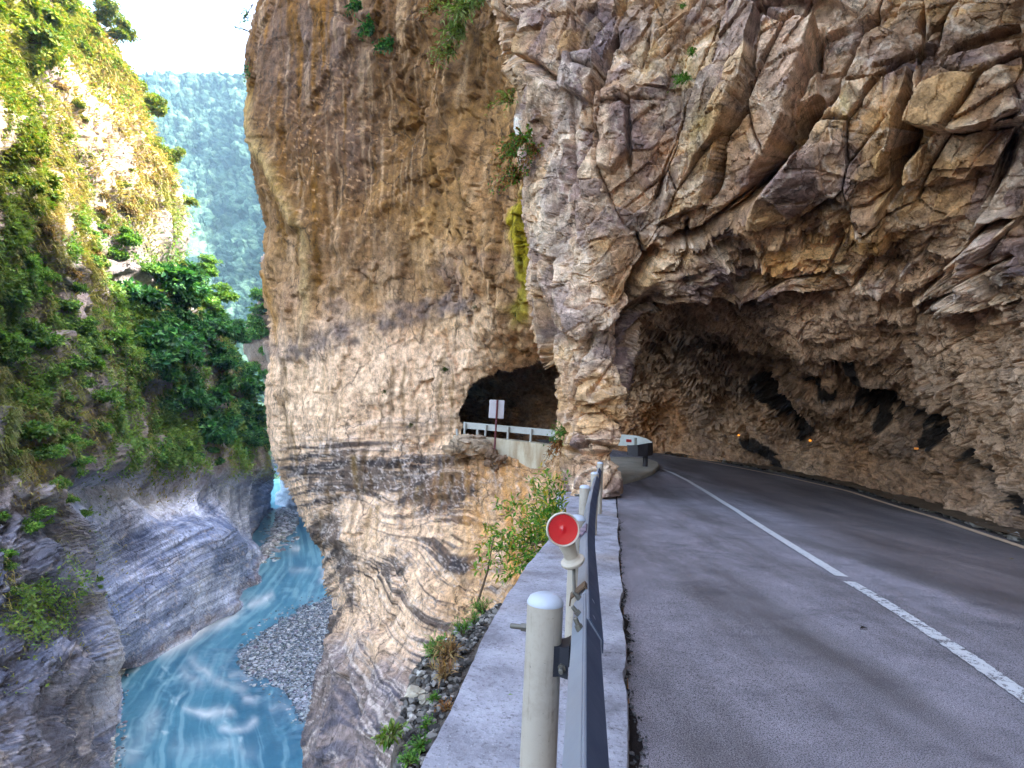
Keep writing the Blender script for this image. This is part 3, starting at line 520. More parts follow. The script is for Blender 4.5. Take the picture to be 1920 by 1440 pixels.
maskB = (ed > -1.5) & np.where(px < 1240, np.where(py > 592, mx < te, True), my < lip)
C = sat(C, 1.08, (1.50, 1.33, 1.20))
tag(B.build('rock_overhang', M_rock_near, C, maskB, 2.2, False), 'broken tan rock pillar and roof overhanging the road', 'cliff', kind='structure')

# ---- inside of the half tunnel
gx = lines((850, 1150, 5), (1150, 1940, 2.4), (1940, 2700, 14)); gy = lines((450, 520, 8), (520, 1030, 2.4), (1030, 1330, 10))
T = Sheet(gx, gy, dC); px, py, P = T.flat()
big = fbm(P*0.35, 4, 201); med = fbm(P*1.1, 5, 202); fin = fbm(P*4.5, 4, 203, 0.6)
W = np.stack([med, fbm(P*1.2+9, 4, 207), big], -1)*0.5
f3, r3, b3 = facets(P+0.10*W, frame((0.7, -0.4, 0.2), (0.7, 1.6, 1.4)), 231, 0.9); f4, r4, b4 = facets(P+0.06*W, frame((0.5, 0, 0.5), (2.2, 3.4, 3.4)), 241, 0.9, False); f5, r5, b5 = facets(P+0.03*W, frame((0.9, 0.1, 0.2), (6, 9, 9)), 251, 0.9, False)
basey = np.interp(px, [p[0] for p in BASE], [p[1] for p in BASE])
cl = sst(220, 60, basey-py)
h = 0.30*big+0.10*med+0.03*fin+(0.25-0.03*cl)*f3+(0.13+0.02*cl)*f4+0.06*f5-0.1*np.exp(-b3/0.016)-0.04*np.exp(-b4/0.02)
h *= sst(-6, 14, basey-py)*0.9+0.1
for pts, w, d in [([(1430, 700), (1460, 760), (1500, 800)], 12, 0.7), ([(1560, 690), (1610, 760), (1650, 800)], 10, 0.5), ([(1640, 760), (1700, 790), (1760, 810)], 16, 0.7), ([(1780, 820), (1840, 880), (1900, 940)], 14, 0.6)]:
    dd, sd, tt = pline(px+12*med, py+12*fin, pts); h -= d*np.exp(-(dd/w)**2)
T.push(h)
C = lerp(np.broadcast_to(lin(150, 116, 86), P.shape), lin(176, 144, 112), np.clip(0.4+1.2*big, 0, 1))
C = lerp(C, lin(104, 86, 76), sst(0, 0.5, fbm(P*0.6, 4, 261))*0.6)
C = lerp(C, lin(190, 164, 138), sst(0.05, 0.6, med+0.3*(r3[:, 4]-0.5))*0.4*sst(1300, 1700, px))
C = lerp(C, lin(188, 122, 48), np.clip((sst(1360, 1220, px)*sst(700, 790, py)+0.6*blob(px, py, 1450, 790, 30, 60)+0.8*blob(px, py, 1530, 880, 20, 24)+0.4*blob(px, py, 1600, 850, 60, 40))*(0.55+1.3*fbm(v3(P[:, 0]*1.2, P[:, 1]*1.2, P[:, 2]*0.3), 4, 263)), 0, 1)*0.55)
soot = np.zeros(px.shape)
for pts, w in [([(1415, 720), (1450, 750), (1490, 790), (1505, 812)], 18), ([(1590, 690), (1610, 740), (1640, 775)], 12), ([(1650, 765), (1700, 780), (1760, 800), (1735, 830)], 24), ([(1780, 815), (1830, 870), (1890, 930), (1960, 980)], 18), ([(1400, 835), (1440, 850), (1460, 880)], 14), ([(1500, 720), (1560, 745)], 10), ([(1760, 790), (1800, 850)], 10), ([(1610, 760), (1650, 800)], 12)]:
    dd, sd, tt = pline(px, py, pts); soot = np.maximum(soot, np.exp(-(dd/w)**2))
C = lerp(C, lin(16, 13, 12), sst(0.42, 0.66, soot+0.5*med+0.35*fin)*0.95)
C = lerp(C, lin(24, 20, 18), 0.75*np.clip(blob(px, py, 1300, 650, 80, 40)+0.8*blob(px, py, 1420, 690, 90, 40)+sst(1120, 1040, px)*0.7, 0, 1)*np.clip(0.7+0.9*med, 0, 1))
C = np.clip(C*(1+0.25*fin+0.12*med)[:, None]*(1+0.3*(r3[:, 4]-0.5))[:, None], 0.006, 0.8)
lipT = np.interp(px, [p[0] for p in LIP], [p[1] for p in LIP])
C = sat(C, 0.92, (1.46, 1.37, 1.32))*(1+.35*sst(1300, 1480, px)*sst(720, 600, py))[:, None]  # right ceiling colour raised to put light into its shade
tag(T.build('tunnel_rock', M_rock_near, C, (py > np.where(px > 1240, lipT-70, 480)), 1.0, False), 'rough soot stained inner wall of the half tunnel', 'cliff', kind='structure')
# ================================================================ GORGE: left wall, far wall, wooded hill, river
L_RIGHT = [(-300, -2000), (-60, -600), (60, -160), (110, -60), (140, 0), (168, 30), (205, 75), (238, 130), (262, 175), (275, 215), (288, 262), (310, 300), (338, 355), (348, 400), (344, 490), (372, 520), (415, 590), (430, 640), (458, 690), (478, 740), (493, 820), (512, 870), (521, 903), (523, 950), (530, 993), (536, 1100), (560, 1700)]
L_XR = xl_of(L_RIGHT)
WL = [(521, 965), (502, 1016), (486, 1051), (482, 1086), (459, 1102), (455, 1133), (412, 1160), (373, 1187), (311, 1222), (241, 1250), (206, 1259)]
WL2 = [(203, 1330), (195, 1380), (185, 1440), (160, 1560)]
cL = []
for x, y in WL: Y = float(onz(x, y, WZ)[1]); cL += [(x, y, Y), (x+6, y+26, Y*1.01)]
for x, y in WL2: Y = float(onz(x, y, WZ)[1]); cL += [(x, y, Y), (x+26, y+8, Y*1.03)]
cL += [(540, 1100, 130), (520, 1200, 105), (420, 1260, 84), (330, 1330, 72), (260, 1400, 62), (560, 1500, 90), (300, 1600, 60), (530, 1040, 160),
       (-500, -600, 44), (-500, 300, 34), (-500, 1000, 28), (-500, 1600, 26), (0, -600, 62), (-200, -2000, 60), (0, -150, 58), (110, -60, 72), (0, 60, 50), (0, 250, 45), (0, 420, 44), (0, 560, 43), (0, 720, 42), (0, 850, 41), (0, 980, 40), (0, 1120, 38), (0, 1260, 36), (0, 1440, 33.5),
       (60, 120, 60), (130, 60, 76), (130, 170, 70), (150, 300, 72), (230, 220, 82), (270, 300, 88), (330, 380, 96), (340, 470, 97), (260, 420, 84), (180, 420, 72), (100, 450, 56), (100, 600, 54), (120, 760, 52), (130, 880, 50), (160, 940, 52), (100, 1000, 46), (140, 1080, 48), (100, 1180, 43), (165, 1180, 48), (188, 1250, 50), (120, 1330, 42),
       (200, 560, 70), (220, 700, 68), (240, 820, 70), (300, 560, 86), (320, 700, 84), (330, 800, 86), (400, 600, 106), (420, 700, 108), (440, 800, 112), (470, 760, 122), (490, 840, 130), (510, 880, 140), (515, 920, 160),
       (190, 960, 63), (180, 1060, 62.5), (260, 900, 73), (340, 870, 85), (420, 880, 96), (300, 1000, 72), (380, 980, 80), (440, 960, 92), (250, 1120, 66), (340, 1100, 73), (420, 1060, 83), (460, 1020, 96)]
dL = depth_field(cL)
gx = lines((-500, -10, 16), (-10, 560, 2.0)); gy = lines((-2000, -300, 60), (-300, -10, 10), (-10, 1450, 2.0), (1450, 1700, 12))
L = Sheet(gx, gy, dL); px, py, P = L.flat()
ed = L_XR(py)-px
L.D = L.D+(7*(1-np.sqrt(np.clip(1-((30-np.clip(ed, 0, 30))/30)**2, 0, 1)))*(py < 1000)).reshape(L.sh); L.refresh(); px, py, P = L.flat()
big = fbm(P*0.05, 4, 301); med = fbm(P*0.2, 5, 302); fin = fbm(P*0.9, 5, 303, 0.6)
W = np.stack([fbm(P*0.2, 2, 308), fbm(P*0.2+9, 2, 307), big], -1)
MSL = frame((0.35, 0.35, 0.8), (0.09, 0.26, 0.22))
f1, r1, b1 = facets(P+0.4*W, MSL, 311, 0.8); f2, r2, b2 = facets(P+0.2*W, MSL*2.6, 321, 0.8, False); f3, r3, b3 = facets(P+0.1*W, MSL*6, 331, 0.8, False)
marb = np.clip(sst(870, 920, py+0.25*(px-330)*0+20*med)*sst(150, 175, px+0.06*(1250-py)-0.0), 0, 1)   # polished marble by the water
SM = ((py-720)*math.cos(math.radians(28))+(px-300)*math.sin(math.radians(28)))   # beds dipping across the block
SM = SM+14*fbm(v3(px/120, py/120, 2), 4, 341)
st1 = fbm(v3(SM/9, (px-py)/260, 1), 4, 342, 0.65); st2 = fbm(v3(SM/3.2, (px-py)/120, 5), 3, 343, 0.6)
n2_ = sst(215, 165, px+0.04*(1250-py))*sst(880, 980, py)*(1-marb); mg = np.clip(marb+0.62*n2_, 0, 1)
hb_ = soft((1-mg)*(1.5*f1+0.8*f2)+mg*(0.45*f1+0.12*f2)+n2_*.35*f2, L.sh, 2)
g_y, g_x = np.gradient(hb_.reshape(L.sh)); gm_ = np.hypot(g_x, g_y); gm_ = np.maximum.reduce([gm_, np.roll(gm_, 1, 0), np.roll(gm_, -1, 0), np.roll(gm_, 1, 1), np.roll(gm_, -1, 1)]).ravel(); calm = 1/(1+(gm_/0.20)**2)
brk = np.interp(px, [150, 180, 260, 300, 340, 390, 440, 480, 510], [985, 990, 965, 990, 1012, 1000, 1010, 1045, 1080])+10*med; upl = sst(0, 70, brk-py)
rib, _, _ = pline(px+4*med*3, py, [(70, 1030), (115, 1095), (160, 1140), (188, 1200), (197, 1260), (190, 1340), (172, 1440), (150, 1560)]); rib = np.exp(-(rib/17)**2)
h = 1.6*big+0.6*med+0.24*fin*calm+hb_+(1-mg)*0.40*f3*calm+n2_*.16*f3*calm+mg*(0.34*st1+0.13*st2)-marb*3.2*upl*sst(870, 900, py)+0.9*rib
L.push(h*sst(-6, 26, ed+12)*np.clip(1-0.5*blob(px, py, 330, 1220, 160, 30, -23), 0, 1))
ph, pl_ = lin(150, 132, 132), lin(190, 176, 168)
C = lerp(np.broadcast_to(lin(130, 124, 132), P.shape), lin(184, 176, 178), np.clip(0.5+1.1*med+0.5*(r2[:, 4]-0.5), 0, 1))
C = lerp(C, lin(70, 62, 64), sst(0.0, 0.5, fbm(P*0.35, 4, 351))*0.6)
C = lerp(C, lin(216, 190, 170), sst(560, 250, py)*0.75*np.clip(0.6+med, 0, 1))
C = lerp(C, lin(120, 120, 70), 0.45*sst(0, 0.4, fbm(P*0.3+5, 4, 355))*(1-marb)*sst(900, 800, py))
mc = lerp(np.broadcast_to(lin(100, 114, 144), P.shape), lin(184, 194, 216), np.clip(0.42+1.1*st1+0.9*med+0.5*(r1[:, 4]-.5), 0, 1))
mc = lerp(mc, lin(70, 82, 108), sst(0.05, 0.42, st2*.8+0.5*st1+0.4*fin)*0.75)
mc = lerp(mc, lin(226, 230, 240), np.clip(upl*sst(880, 920, py)*sst(500, 440, px)*0.8+0.4*blob(px, py, 330, 960, 140, 46, 8), 0, 1)*np.clip(0.6+med+fin, 0, 1)*0.75)  # sky brightness on the upward ledge painted in as white
mc = lerp(mc, lin(66, 76, 100), np.clip(blob(px, py, 180, 1090, 22, 110)+0.7*blob(px, py, 460, 960, 14, 70, 10)+0.6*blob(px, py, 220, 910, 60, 30, 30), 0, 1)*0.5*np.clip(.7+med, 0, 1))
C = C*(1-marb[:, None])+np.array([1.38, 1.46, 1.62])*mc*marb[:, None]
wet = np.abs(P[:, 2]-WZ-0.9); C = lerp(C, lin(88, 62, 40), 0.75*np.exp(-(wet/0.9)**2)*np.clip(0.7+fin, 0, 1))
near2 = sst(205, 150, px+0.04*(1250-py))*sst(900, 1000, py); C = C*(1-.7*near2[:, None])+.7*near2[:, None]*mc*np.array([.80, .82, .92])
C = lerp(C, lin(74, 68, 74)*(1+0.9*fin+0.5*(r2[:, 4]-.5))[:, None], near2*0.5*np.clip(.5+med+fin, 0, 1))
C = lerp(C, lin(176, 178, 188), rib*0.7*np.clip(0.6+med+.5*fin, 0, 1))
vein = 1-np.abs(fbm(P*0.5, 5, 361)); C = lerp(C, lin(205, 200, 204), sst(0.955, 0.99, vein)*0.5*np.maximum(marb, near2))
C = np.clip(C*(1+0.25*fin+0.12*med)[:, None], 0.008, 0.85)
tag(L.build('gorge_wall', M_marble, C, ed > -1, 9, False), 'steep far wall of the gorge, bare marble at its foot', 'cliff', kind='structure')
L_P = L.Q.reshape(-1, 3); L_N = L.N.reshape(-1, 3); L_px, L_py, L_ok = px, py, ed > 2

# ---- the next spur beyond the buttress
R_L = xl_of([(500, 480), (492, 537), (474, 583), (461, 630), (459, 662), (470, 690), (492, 712), (500, 800), (512, 880), (519, 915), (523, 1000)])
gx = lines((440, 640, 3)); gy = lines((480, 1010, 3))
S_ = Sheet(gx, gy, depth_field([(470, 500, 165), (520, 500, 150), (640, 500, 130), (470, 640, 165), (540, 640, 150), (640, 700, 130), (500, 760, 170), (510, 880, 190), (640, 880, 140), (520, 960, 200), (640, 1000, 150)]))
px, py, P = S_.flat(); med = fbm(P*0.12, 5, 402); fin = fbm(P*0.5, 4, 403)
f1, r1, b1 = facets(P+2*np.stack([med, fin, med], -1), MSL*0.6, 411, 0.8); S_.push(1.5*med+2.2*f1+0.4*fin)
C = lerp(np.broadcast_to(lin(170, 140, 118), P.shape), lin(120, 112, 112), sst(680, 760, py)*np.clip(0.7+med, 0, 1)); C = np.clip(lerp(C, lin(205, 214, 226), sst(850, 900, py))*(1+0.3*fin)[:, None], 0.02, 0.8)
okS = px > R_L(py); tag(S_.build('gorge_spur', M_marble, C, okS, 8), 'pale rock spur beyond the buttress', 'cliff', kind='structure')
S_P, S_N, S_px, S_py, S_ok = S_.Q.reshape(-1, 3), S_.N.reshape(-1, 3), px, py, okS

# ---- wooded hill closing the gorge
rg = np.random.default_rng(11)
gx = lines((60, 235, 8), (235, 530, 1.25), (530, 760, 8)); gy = lines((120, 760, 1.25), (760, 960, 8))
top = lambda x: np.interp(x, [60, 180, 262, 300, 350, 420, 470, 560, 760], [210, 168, 152, 146, 146, 145, 150, 150, 190])
Hs = Sheet(gx, gy, depth_field([(60, 150, 640), (262, 150, 660), (350, 146, 680), (470, 146, 660), (760, 160, 600), (260, 300, 560), (350, 300, 610), (470, 300, 570), (300, 450, 480), (400, 450, 540), (480, 450, 500), (420, 600, 440), (480, 620, 420), (450, 760, 350), (300, 800, 300), (60, 800, 300), (760, 800, 300), (500, 950, 280)]))
px, py, P = Hs.flat()
big = fbm(P*0.012, 4, 501); gul = fbm(v3(px/38, py/160, 1), 4, 502)
Hs.D = Hs.D+(10*gul*(Hs.PX.ravel()*0+1)).reshape(Hs.sh); Hs.refresh(); px, py, P = Hs.flat()
hf = np.zeros(px.shape); cr = np.zeros(px.shape); sh_ = np.zeros(px.shape)
for sc, am, s in ((1/11.0, 5.5, 511), (1/5.0, 3.6, 512), (1/2.2, 1.9, 513)):
    f1, f2, r, o = worley((P+np.stack([fbm(P*.05, 2, 4), fbm(P*.05, 2, 5), fbm(P*.05, 2, 6)], -1)*5)*sc*np.array([1, .45, 1]), s, sc < 0.1)
    k = np.clip(1-f1*f1*1.25, 0, 1); hf += am*k*(0.5+r[:, 0]); cr += am*(r[:, 4]-0.5)
Hs.push(hf)
C = lerp(np.broadcast_to(lin(30, 66, 58), P.shape), lin(104, 138, 112), np.clip(0.4+cr*0.16+0.9*big, 0, 1)); C = lerp(C, lin(40, 66, 44), sst(0.1, 0.5, fbm(P*0.03, 4, 521))*0.6)
M_forest = NT('forest_canopy', 0.8, 0.15); g = M_forest.geo(); n = M_forest.noise(g, 0.6, 5, 0.7)
M_forest.color(M_forest.mix(M_forest.attr(), M_forest.ramp(n, [(0.3, 0.55), (0.7, 1.5)]), 1.0, 'MULTIPLY')).normal(M_forest.bump(n, 1.6, 1.0))
tag(Hs.build('forest', M_forest.m, np.clip(C, .01, .6), py > top(px)+2.5*vn(v3(px/7, 0, 0), 8)+1.5*vn(v3(px/3, 0, 0), 9), 25), 'hazy forest covering the distant hillside', 'forest', kind='stuff')

# ---- river
gx = lines((-60, 140, 8), (140, 660, 1.6), (660, 1000, 10)); gy = lines((893, 930, 0.8), (930, 1450, 1.6), (1450, 1900, 12))
PX, PY = np.meshgrid(gx, gy); P = onz(PX, PY, WZ).reshape(-1, 3); px, py = PX.ravel(), PY.ravel()
CL = [(390, 1900), (390, 1440), (395, 1330), (440, 1210), (520, 1130), (565, 1060), (560, 1000), (540, 955), (534, 925), (530, 893)]
cw = onz([c[0] for c in CL], [c[1] for c in CL], WZ)
dd, sd, tt = pline(P[:, 0], P[:, 1], [(a, b) for a, b in cw[:, :2]])
u = tt*60; v = dd*sd*0.35
wq = v3(px/60, py/40, 0); w1 = fbm(wq, 3, 601); w2 = fbm(wq+20, 3, 602)
fl = fbm(v3(u*0.35+0.9*w1, v*1.5+0.9*w2, 0), 4, 611, 0.5); fl2 = fbm(v3(u*0.7+1.2*w1, v*3.2+1.4*w2, 3), 3, 612, 0.5)
sw = fbm(v3(px/70+1.6*w1, py/34+1.6*w2, 7), 4, 613)
deep = lin(40, 118, 148); teal = lin(76, 150, 174); lt = lin(138, 194, 208); white = lin(236, 242, 244)
C = lerp(np.broadcast_to(deep, P.shape), teal, np.clip(0.5+1.1*fl+0.5*sw, 0, 1))
C = lerp(C, lt, sst(0.12, 0.6, fl2*0.6+sw*0.7)*0.6)
foam = np.zeros(px.shape)
for pts, w, k in [([(462, 1128), (440, 1142), (410, 1165), (370, 1192), (320, 1216), (285, 1236)], 8, 1.2), ([(520, 1116), (490, 1128), (455, 1142)], 6, 0.8), ([(350, 1225), (372, 1250), (400, 1275), (440, 1290), (475, 1290)], 7, 0.7), ([(425, 1270), (450, 1262), (478, 1280)], 6, 0.7), ([(448, 1305), (475, 1312), (478, 1300)], 6, 0.9),
        ([(335, 1322), (360, 1332), (385, 1340), (420, 1335), (445, 1330)], 6, 0.85), ([(395, 1360), (430, 1368), (460, 1362), (485, 1335)], 6, 0.7), ([(340, 1240), (350, 1270), (390, 1290)], 8, 0.35), ([(230, 1440), (270, 1380), (300, 1320)], 14, 0.3), ([(545, 1024), (556, 1030), (566, 1032)], 5, 0.7), ([(600, 1060), (606, 1090)], 4, 0.9), ([(596, 1082), (604, 1092)], 4, 0.9), ([(540, 1070), (565, 1066), (590, 1070)], 4, 0.4), ([(525, 935), (545, 934)], 5, 0.8), ([(215, 1420), (240, 1400)], 5, 0.5), ([(500, 1330), (520, 1322), (545, 1330)], 5, 0.45), ([(300, 1400), (360, 1410), (430, 1400), (500, 1420)], 12, 0.25)]:
    d2, s2, t2 = pline(px+9*w1, py+7*w2, pts); foam = np.maximum(foam, k*np.exp(-(d2/(w*1.35))**1.5)*sst(0, 0.15, t2)*sst(1, 0.8, t2)*np.clip(0.75+0.6*fl2, 0, 1.2))
foam = np.maximum(foam, 0.40*sst(0.28, 0.6, fl2*0.7+0.5*sw+0.15*w1)*sst(1180, 1260, py))
silk = fbm(v3(u*0.16+0.4*w1, v*5.5+0.9*w1+.5*w2, 5), 3, 615, 0.55)
C = lerp(C, lt, sst(0.05, 0.5, silk)*0.55); C = lerp(C, deep*.85, sst(0.05, 0.5, -silk)*0.4)
C = lerp(C, white, np.clip(foam, 0, 1)*0.9)
# shallow riffle beside the gravel bar
BAR = [(640, 1118), (606, 1122), (570, 1140), (530, 1162), (490, 1190), (462, 1210), (446, 1232), (452, 1256), (500, 1272), (546, 1306), (566, 1350), (600, 1360), (650, 1300)]
d3, s3, t3 = pline(px, py, BAR); rif = np.where(inpoly(px, py, BAR), 1, np.exp(-(d3/60)**2)*(py > 1215))
C = lerp(C, lin(92, 122, 146), rif*0.55*np.clip(0.7+fl2, 0, 1))
C = np.clip(sat(C, .86)*1.2, 0, .85)
Q = P.copy(); Q[:, 2] += 0.02*fl2+0.05*foam+0.04*fl+rif*0.12*fbm(P*1.3, 3, 620)
ny, nx = PX.shape; idx = np.arange(ny*nx).reshape(ny, nx); q = np.stack([idx[:-1, :-1], idx[:-1, 1:], idx[1:, 1:], idx[1:, :-1]], -1).reshape(-1, 4)
M_water = NT('river_water', 0.30, 0.2); g = M_water.geo(); n = M_water.noise(g, 1.1, 3, 0.5)
M_water.color(M_water.attr()).normal(M_water.bump(n, 0.05, 0.4))
tag(mesh_np('water', Q, q, M_water.m, C), 'turquoise glacial river running through the gorge', 'river', kind='structure')

# ---- gravel bars: banks and the cobbles on them
def cobbles(name, pts, sizes, cols, mat, label, flat=0.55):
    bm = bmesh.new(); bmesh.ops.create_icosphere(bm, subdivisions=1, radius=1); bv = np.array([v.co[:] for v in bm.verts]); bf = np.array([[v.index for v in f.verts] for f in bm.faces]); bm.free()
    n = len(pts); r = np.random.default_rng(len(pts)); nv = len(bv)
    V = bv[None]*(1+0.22*r.normal(size=(n, nv, 1)))*np.stack([r.uniform(.7, 1.3, n), r.uniform(.7, 1.3, n), flat*r.uniform(.7, 1.3, n)], -1)[:, None]
    a = r.uniform(0, 6.28, n); c, s = np.cos(a)[:, None], np.sin(a)[:, None]
    V = np.stack([V[..., 0]*c-V[..., 1]*s, V[..., 0]*s+V[..., 1]*c, V[..., 2]], -1)*sizes[:, None, None]+pts[:, None]
    Fq = bf[None]+(np.arange(n)*nv)[:, None, None]
    return mesh_np(name, V.reshape(-1, 3), Fq.reshape(-1, 3), mat, np.repeat(cols, nv, 0), smooth=False)
M_stone = NT('cobble', 0.8, 0.3); g = M_stone.geo(); M_stone.color(M_stone.mix(M_stone.attr(), M_stone.ramp(M_stone.noise(g, 9, 5, 0.6), [(0.3, 0.75), (0.7, 1.25)]), 1.0, 'MULTIPLY')); M_stone = M_stone.m
M_bank = NT('gravel_bank', 0.9, 0.2); g = M_bank.geo(); vv = M_bank.vor(g, 2.6, 'F1', 'Color'); vd = M_bank.vor(g, 2.6, 'DISTANCE_TO_EDGE')
M_bank.color(M_bank.mix(M_bank.ramp(M_bank.noise(vv, 1.0), [(0.3, lin(120, 140, 160)), (0.7, lin(196, 206, 216))]), (0.02, 0.025, 0.03), M_bank.ramp(vd, [(0.02, 1.0), (0.12, 0.0)]))).normal(M_bank.bump(M_bank.ramp(vd, [(0, 0), (0.3, 1)]), 0.2, 1.0)); M_bank = M_bank.m
cpts = []; csz = []
def bar(poly, n, smin, smax, hgt):
    xs = [p[0] for p in poly]; ys = [p[1] for p in poly]; gx = lines((min(xs)-4, max(xs)+4, 3)); gy = lines((min(ys)-4, max(ys)+4, 2)); PX, PY = np.meshgrid(gx, gy); x, y = PX.ravel(), PY.ravel()
    d, s_, t = pline(x, y, poly+[poly[0]]); ins = inpoly(x, y, poly); sd = np.where(ins, d, -d); Pz = onz(x, y, WZ); Pz[:, 2] = WZ+np.clip(sd/24, -0.6, 1)*hgt+0.08*fbm(Pz*0.8, 3, 7)
    ny, nx = PX.shape; idx = np.arange(ny*nx).reshape(ny, nx); q = np.stack([idx[:-1, :-1], idx[:-1, 1:], idx[1:, 1:], idx[1:, :-1]], -1).reshape(-1, 4); q = q[(sd[q] > -8).all(1)]
    tag(mesh_np('river_bank', Pz, q, M_bank), 'grey gravel bar beside the turquoise river', 'river bank', kind='structure')
    k = 0
    while k < n:
        X, Y_ = rg.uniform(min(xs), max(xs), 400), rg.uniform(min(ys), max(ys), 400); d, s_, t = pline(X, Y_, poly+[poly[0]]); ins = inpoly(X, Y_, poly) | ((d < 22) & (rg.uniform(size=400) < 0.10))
        sdd = np.where(inpoly(X, Y_, poly), d, -d); X, Y_, sdd = X[ins], Y_[ins], sdd[ins]; p = onz(X, Y_, WZ); p[:, 2] = WZ+np.clip(sdd/24, -0.1, 1)*hgt+0.05
        cpts.append(p); csz.append(rg.uniform(smin, smax, len(p))*rg.choice([1, 1, 1, 1.7], len(p))); k += len(p)
bar(BAR, 5200, 0.06, 0.17, 0.16); bar([(519, 955), (540, 950), (556, 962), (557, 985), (545, 1002), (528, 1012), (505, 1034), (488, 1056), (492, 1030), (512, 1000)], 900, 0.25, 0.6, 0.8)
bar([(206, 1256), (240, 1247), (226, 1270), (214, 1310), (216, 1360), (212, 1400), (214, 1460), (180, 1480), (190, 1400), (202, 1330)], 700, 0.07, 0.22, 0.4)
cp = np.concatenate(cpts); cs = np.concatenate(csz); g_ = rg.uniform(0.10, 0.50, len(cp))[:, None]*np.array([0.92, 0.97, 1.05])+rg.normal(size=(len(cp), 3))*0.01
tag(cobbles('gravel', cp, cs, np.clip(g_, .03, .7), M_stone, ''), 'grey and white cobbles strewn over the river bars', 'gravel', kind='stuff')

# ---- unseen rock mass behind the faces, shaped to shade gorge and seal out sky
FP = [(-11.5, 41), (-7, 35), (2.5, 30), (3.4, 18.5), (9, 14.5), (14, 11.5), (18, 8), (8.6, 0), (6.5, -60), (90, -60), (90, 420), (-20, 420), (-12, 120)]
mb = MB(); rt = [(x, y, (55 if i < 2 else 78)+(9*math.sin(i*2.1)+5*math.cos(i*5.3))*(i > 1)) for i, (x, y) in enumerate(FP)]
mb.ring([[(x, y, 8.6+0.3*(i % 2)) for i, (x, y) in enumerate(FP)], rt])
M_mass = NT('shade_mountain_rock', 0.9, 0.2); M_mass.color(M_mass.ramp(M_mass.noise(M_mass.geo(), 0.5, 6, 0.6), [(0.3, lin(100, 84, 66)), (0.7, lin(170, 148, 120))])); M_mass = M_mass.m
tag(mb.build('shade_mountain', M_mass, smooth=False), 'unseen rock mass above the road, shaped to shade the gorge', 'shade_mountain', kind='structure')
mb = MB()  # unseen skirt walls, added to keep sky light out
for (x0, y0), (x1, y1) in [((10, -60), (11, 0)), ((11, 0), (18, 8)), ((90, 420), (-20, 420)), ((90, -60), (90, 420)), ((-20, 420), (-12, 120)), ((-12, 120), (-11.5, 41)), ((-11.5, 41), (-7, 35)), ((-7, 35), (-5.6, 31.5))]:
    mb.add([(x0+.02, y0, -2), (x1+.02, y1, -2), (x1+.02, y1, 8.7), (x0+.02, y0, 8.7), (x0+1.5, y0+.3, -2), (x1+1.5, y1+.3, -2), (x1+1.5, y1+.3, 8.7), (x0+1.5, y0+.3, 8.7)], [(0, 1, 2, 3), (4, 7, 6, 5), (0, 4, 5, 1), (3, 2, 6, 7), (0, 3, 7, 4), (1, 5, 6, 2)])
tag(mb.build('shade_mountain', M_mass, smooth=False), 'unseen walls by the road and behind the rock, added to seal out sky light', 'shade_mountain', kind='structure')
# ================================================================ ROAD, LEDGE, FURNITURE
def K(t): return np.array([0.58+0.194*(t-2.29), t])          # kerb line at distance t ahead
def strip(name, Lp, Rp, zf, mat, n=160, m=60, kind='structure', label=None, wob=None):
    t = np.linspace(0, 1, n); Lp, Rp = np.array(Lp, float), np.array(Rp, float)
    tl = np.linspace(0, 1, len(Lp)); tr = np.linspace(0, 1, len(Rp))
    l = np.stack([np.interp(t, tl, Lp[:, k]) for k in (0, 1)], -1); r = np.stack([np.interp(t, tr, Rp[:, k]) for k in (0, 1)], -1)
    s = np.linspace(0, 1, m); G = l[:, None]*(1-s[None, :, None])+r[:, None]*s[None, :, None]
    z = zf(G[..., 0], G[..., 1]); V = np.concatenate([G, z[..., None]], -1).reshape(-1, 3)
    idx = np.arange(n*m).reshape(n, m); q = np.stack([idx[:-1, :-1], idx[:-1, 1:], idx[1:, 1:], idx[1:, :-1]], -1).reshape(-1, 4)
    return tag(mesh_np(name, V, q, mat), label, None, None, kind)
# asphalt
m = NT('asphalt', 0.82, 0.3); g = m.geo(); fine = m.noise(g, 160, 3, 0.7); agg = m.vor(g, 120); mid = m.noise(g, 2.2, 6, 0.65); wear = m.noise(m.mapv(g, (1.0, 0.22, 1), (0, 0, 0.19)), 1.1, 5, 0.6)
c = m.mix(lin(152, 143, 148), lin(192, 180, 186), m.ramp(mid, [(0.3, 0.0), (0.7, 1.0)]))
c = m.mix(c, lin(84, 72, 62), m.ramp(wear, [(0.42, 0.0), (0.68, 0.75)]))
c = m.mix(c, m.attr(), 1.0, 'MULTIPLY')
c = m.mix(c, lin(196, 190, 188), m.ramp(agg, [(0.10, 0.85), (0.30, 0.0)]))
c = m.mix(c, lin(40, 36, 38), m.ramp(fine, [(0.41, 0.9), (0.52, 0.0)]))
blot = m.noise(m.mapv(g, (0.7, 1.6, 1)), 1.7, 5, 0.7); c = m.mix(c, lin(74, 68, 72), m.ramp(blot, [(0.54, 0.0), (0.74, 0.6)]))
m.color(c).normal(m.bump(agg, 0.004, 0.8, m.bump(fine, 0.004, 0.7))); m.set(m.p.inputs['Roughness'], m.ramp(mid, [(0.3, 0.72), (0.7, 0.9)])); M_asphalt = m.m
Lr = [(-3.5, -18), (-0.3, -2), K(2), K(7), K(12.6), (3.0, 16), (2.6, 22), (1.5, 31)]
Rr = [(8.5, -18), (9, -2), (9.5, 4), (10.5, 9), (12, 14), (13, 19), (12, 25), (9, 33)]
rd_ = strip('road', Lr, Rr, lambda X, Y: roadz(Y)+0.004*np.sin(X*1.3)*np.cos(Y*.7), M_asphalt, label='grey asphalt road curving left into the half tunnel')
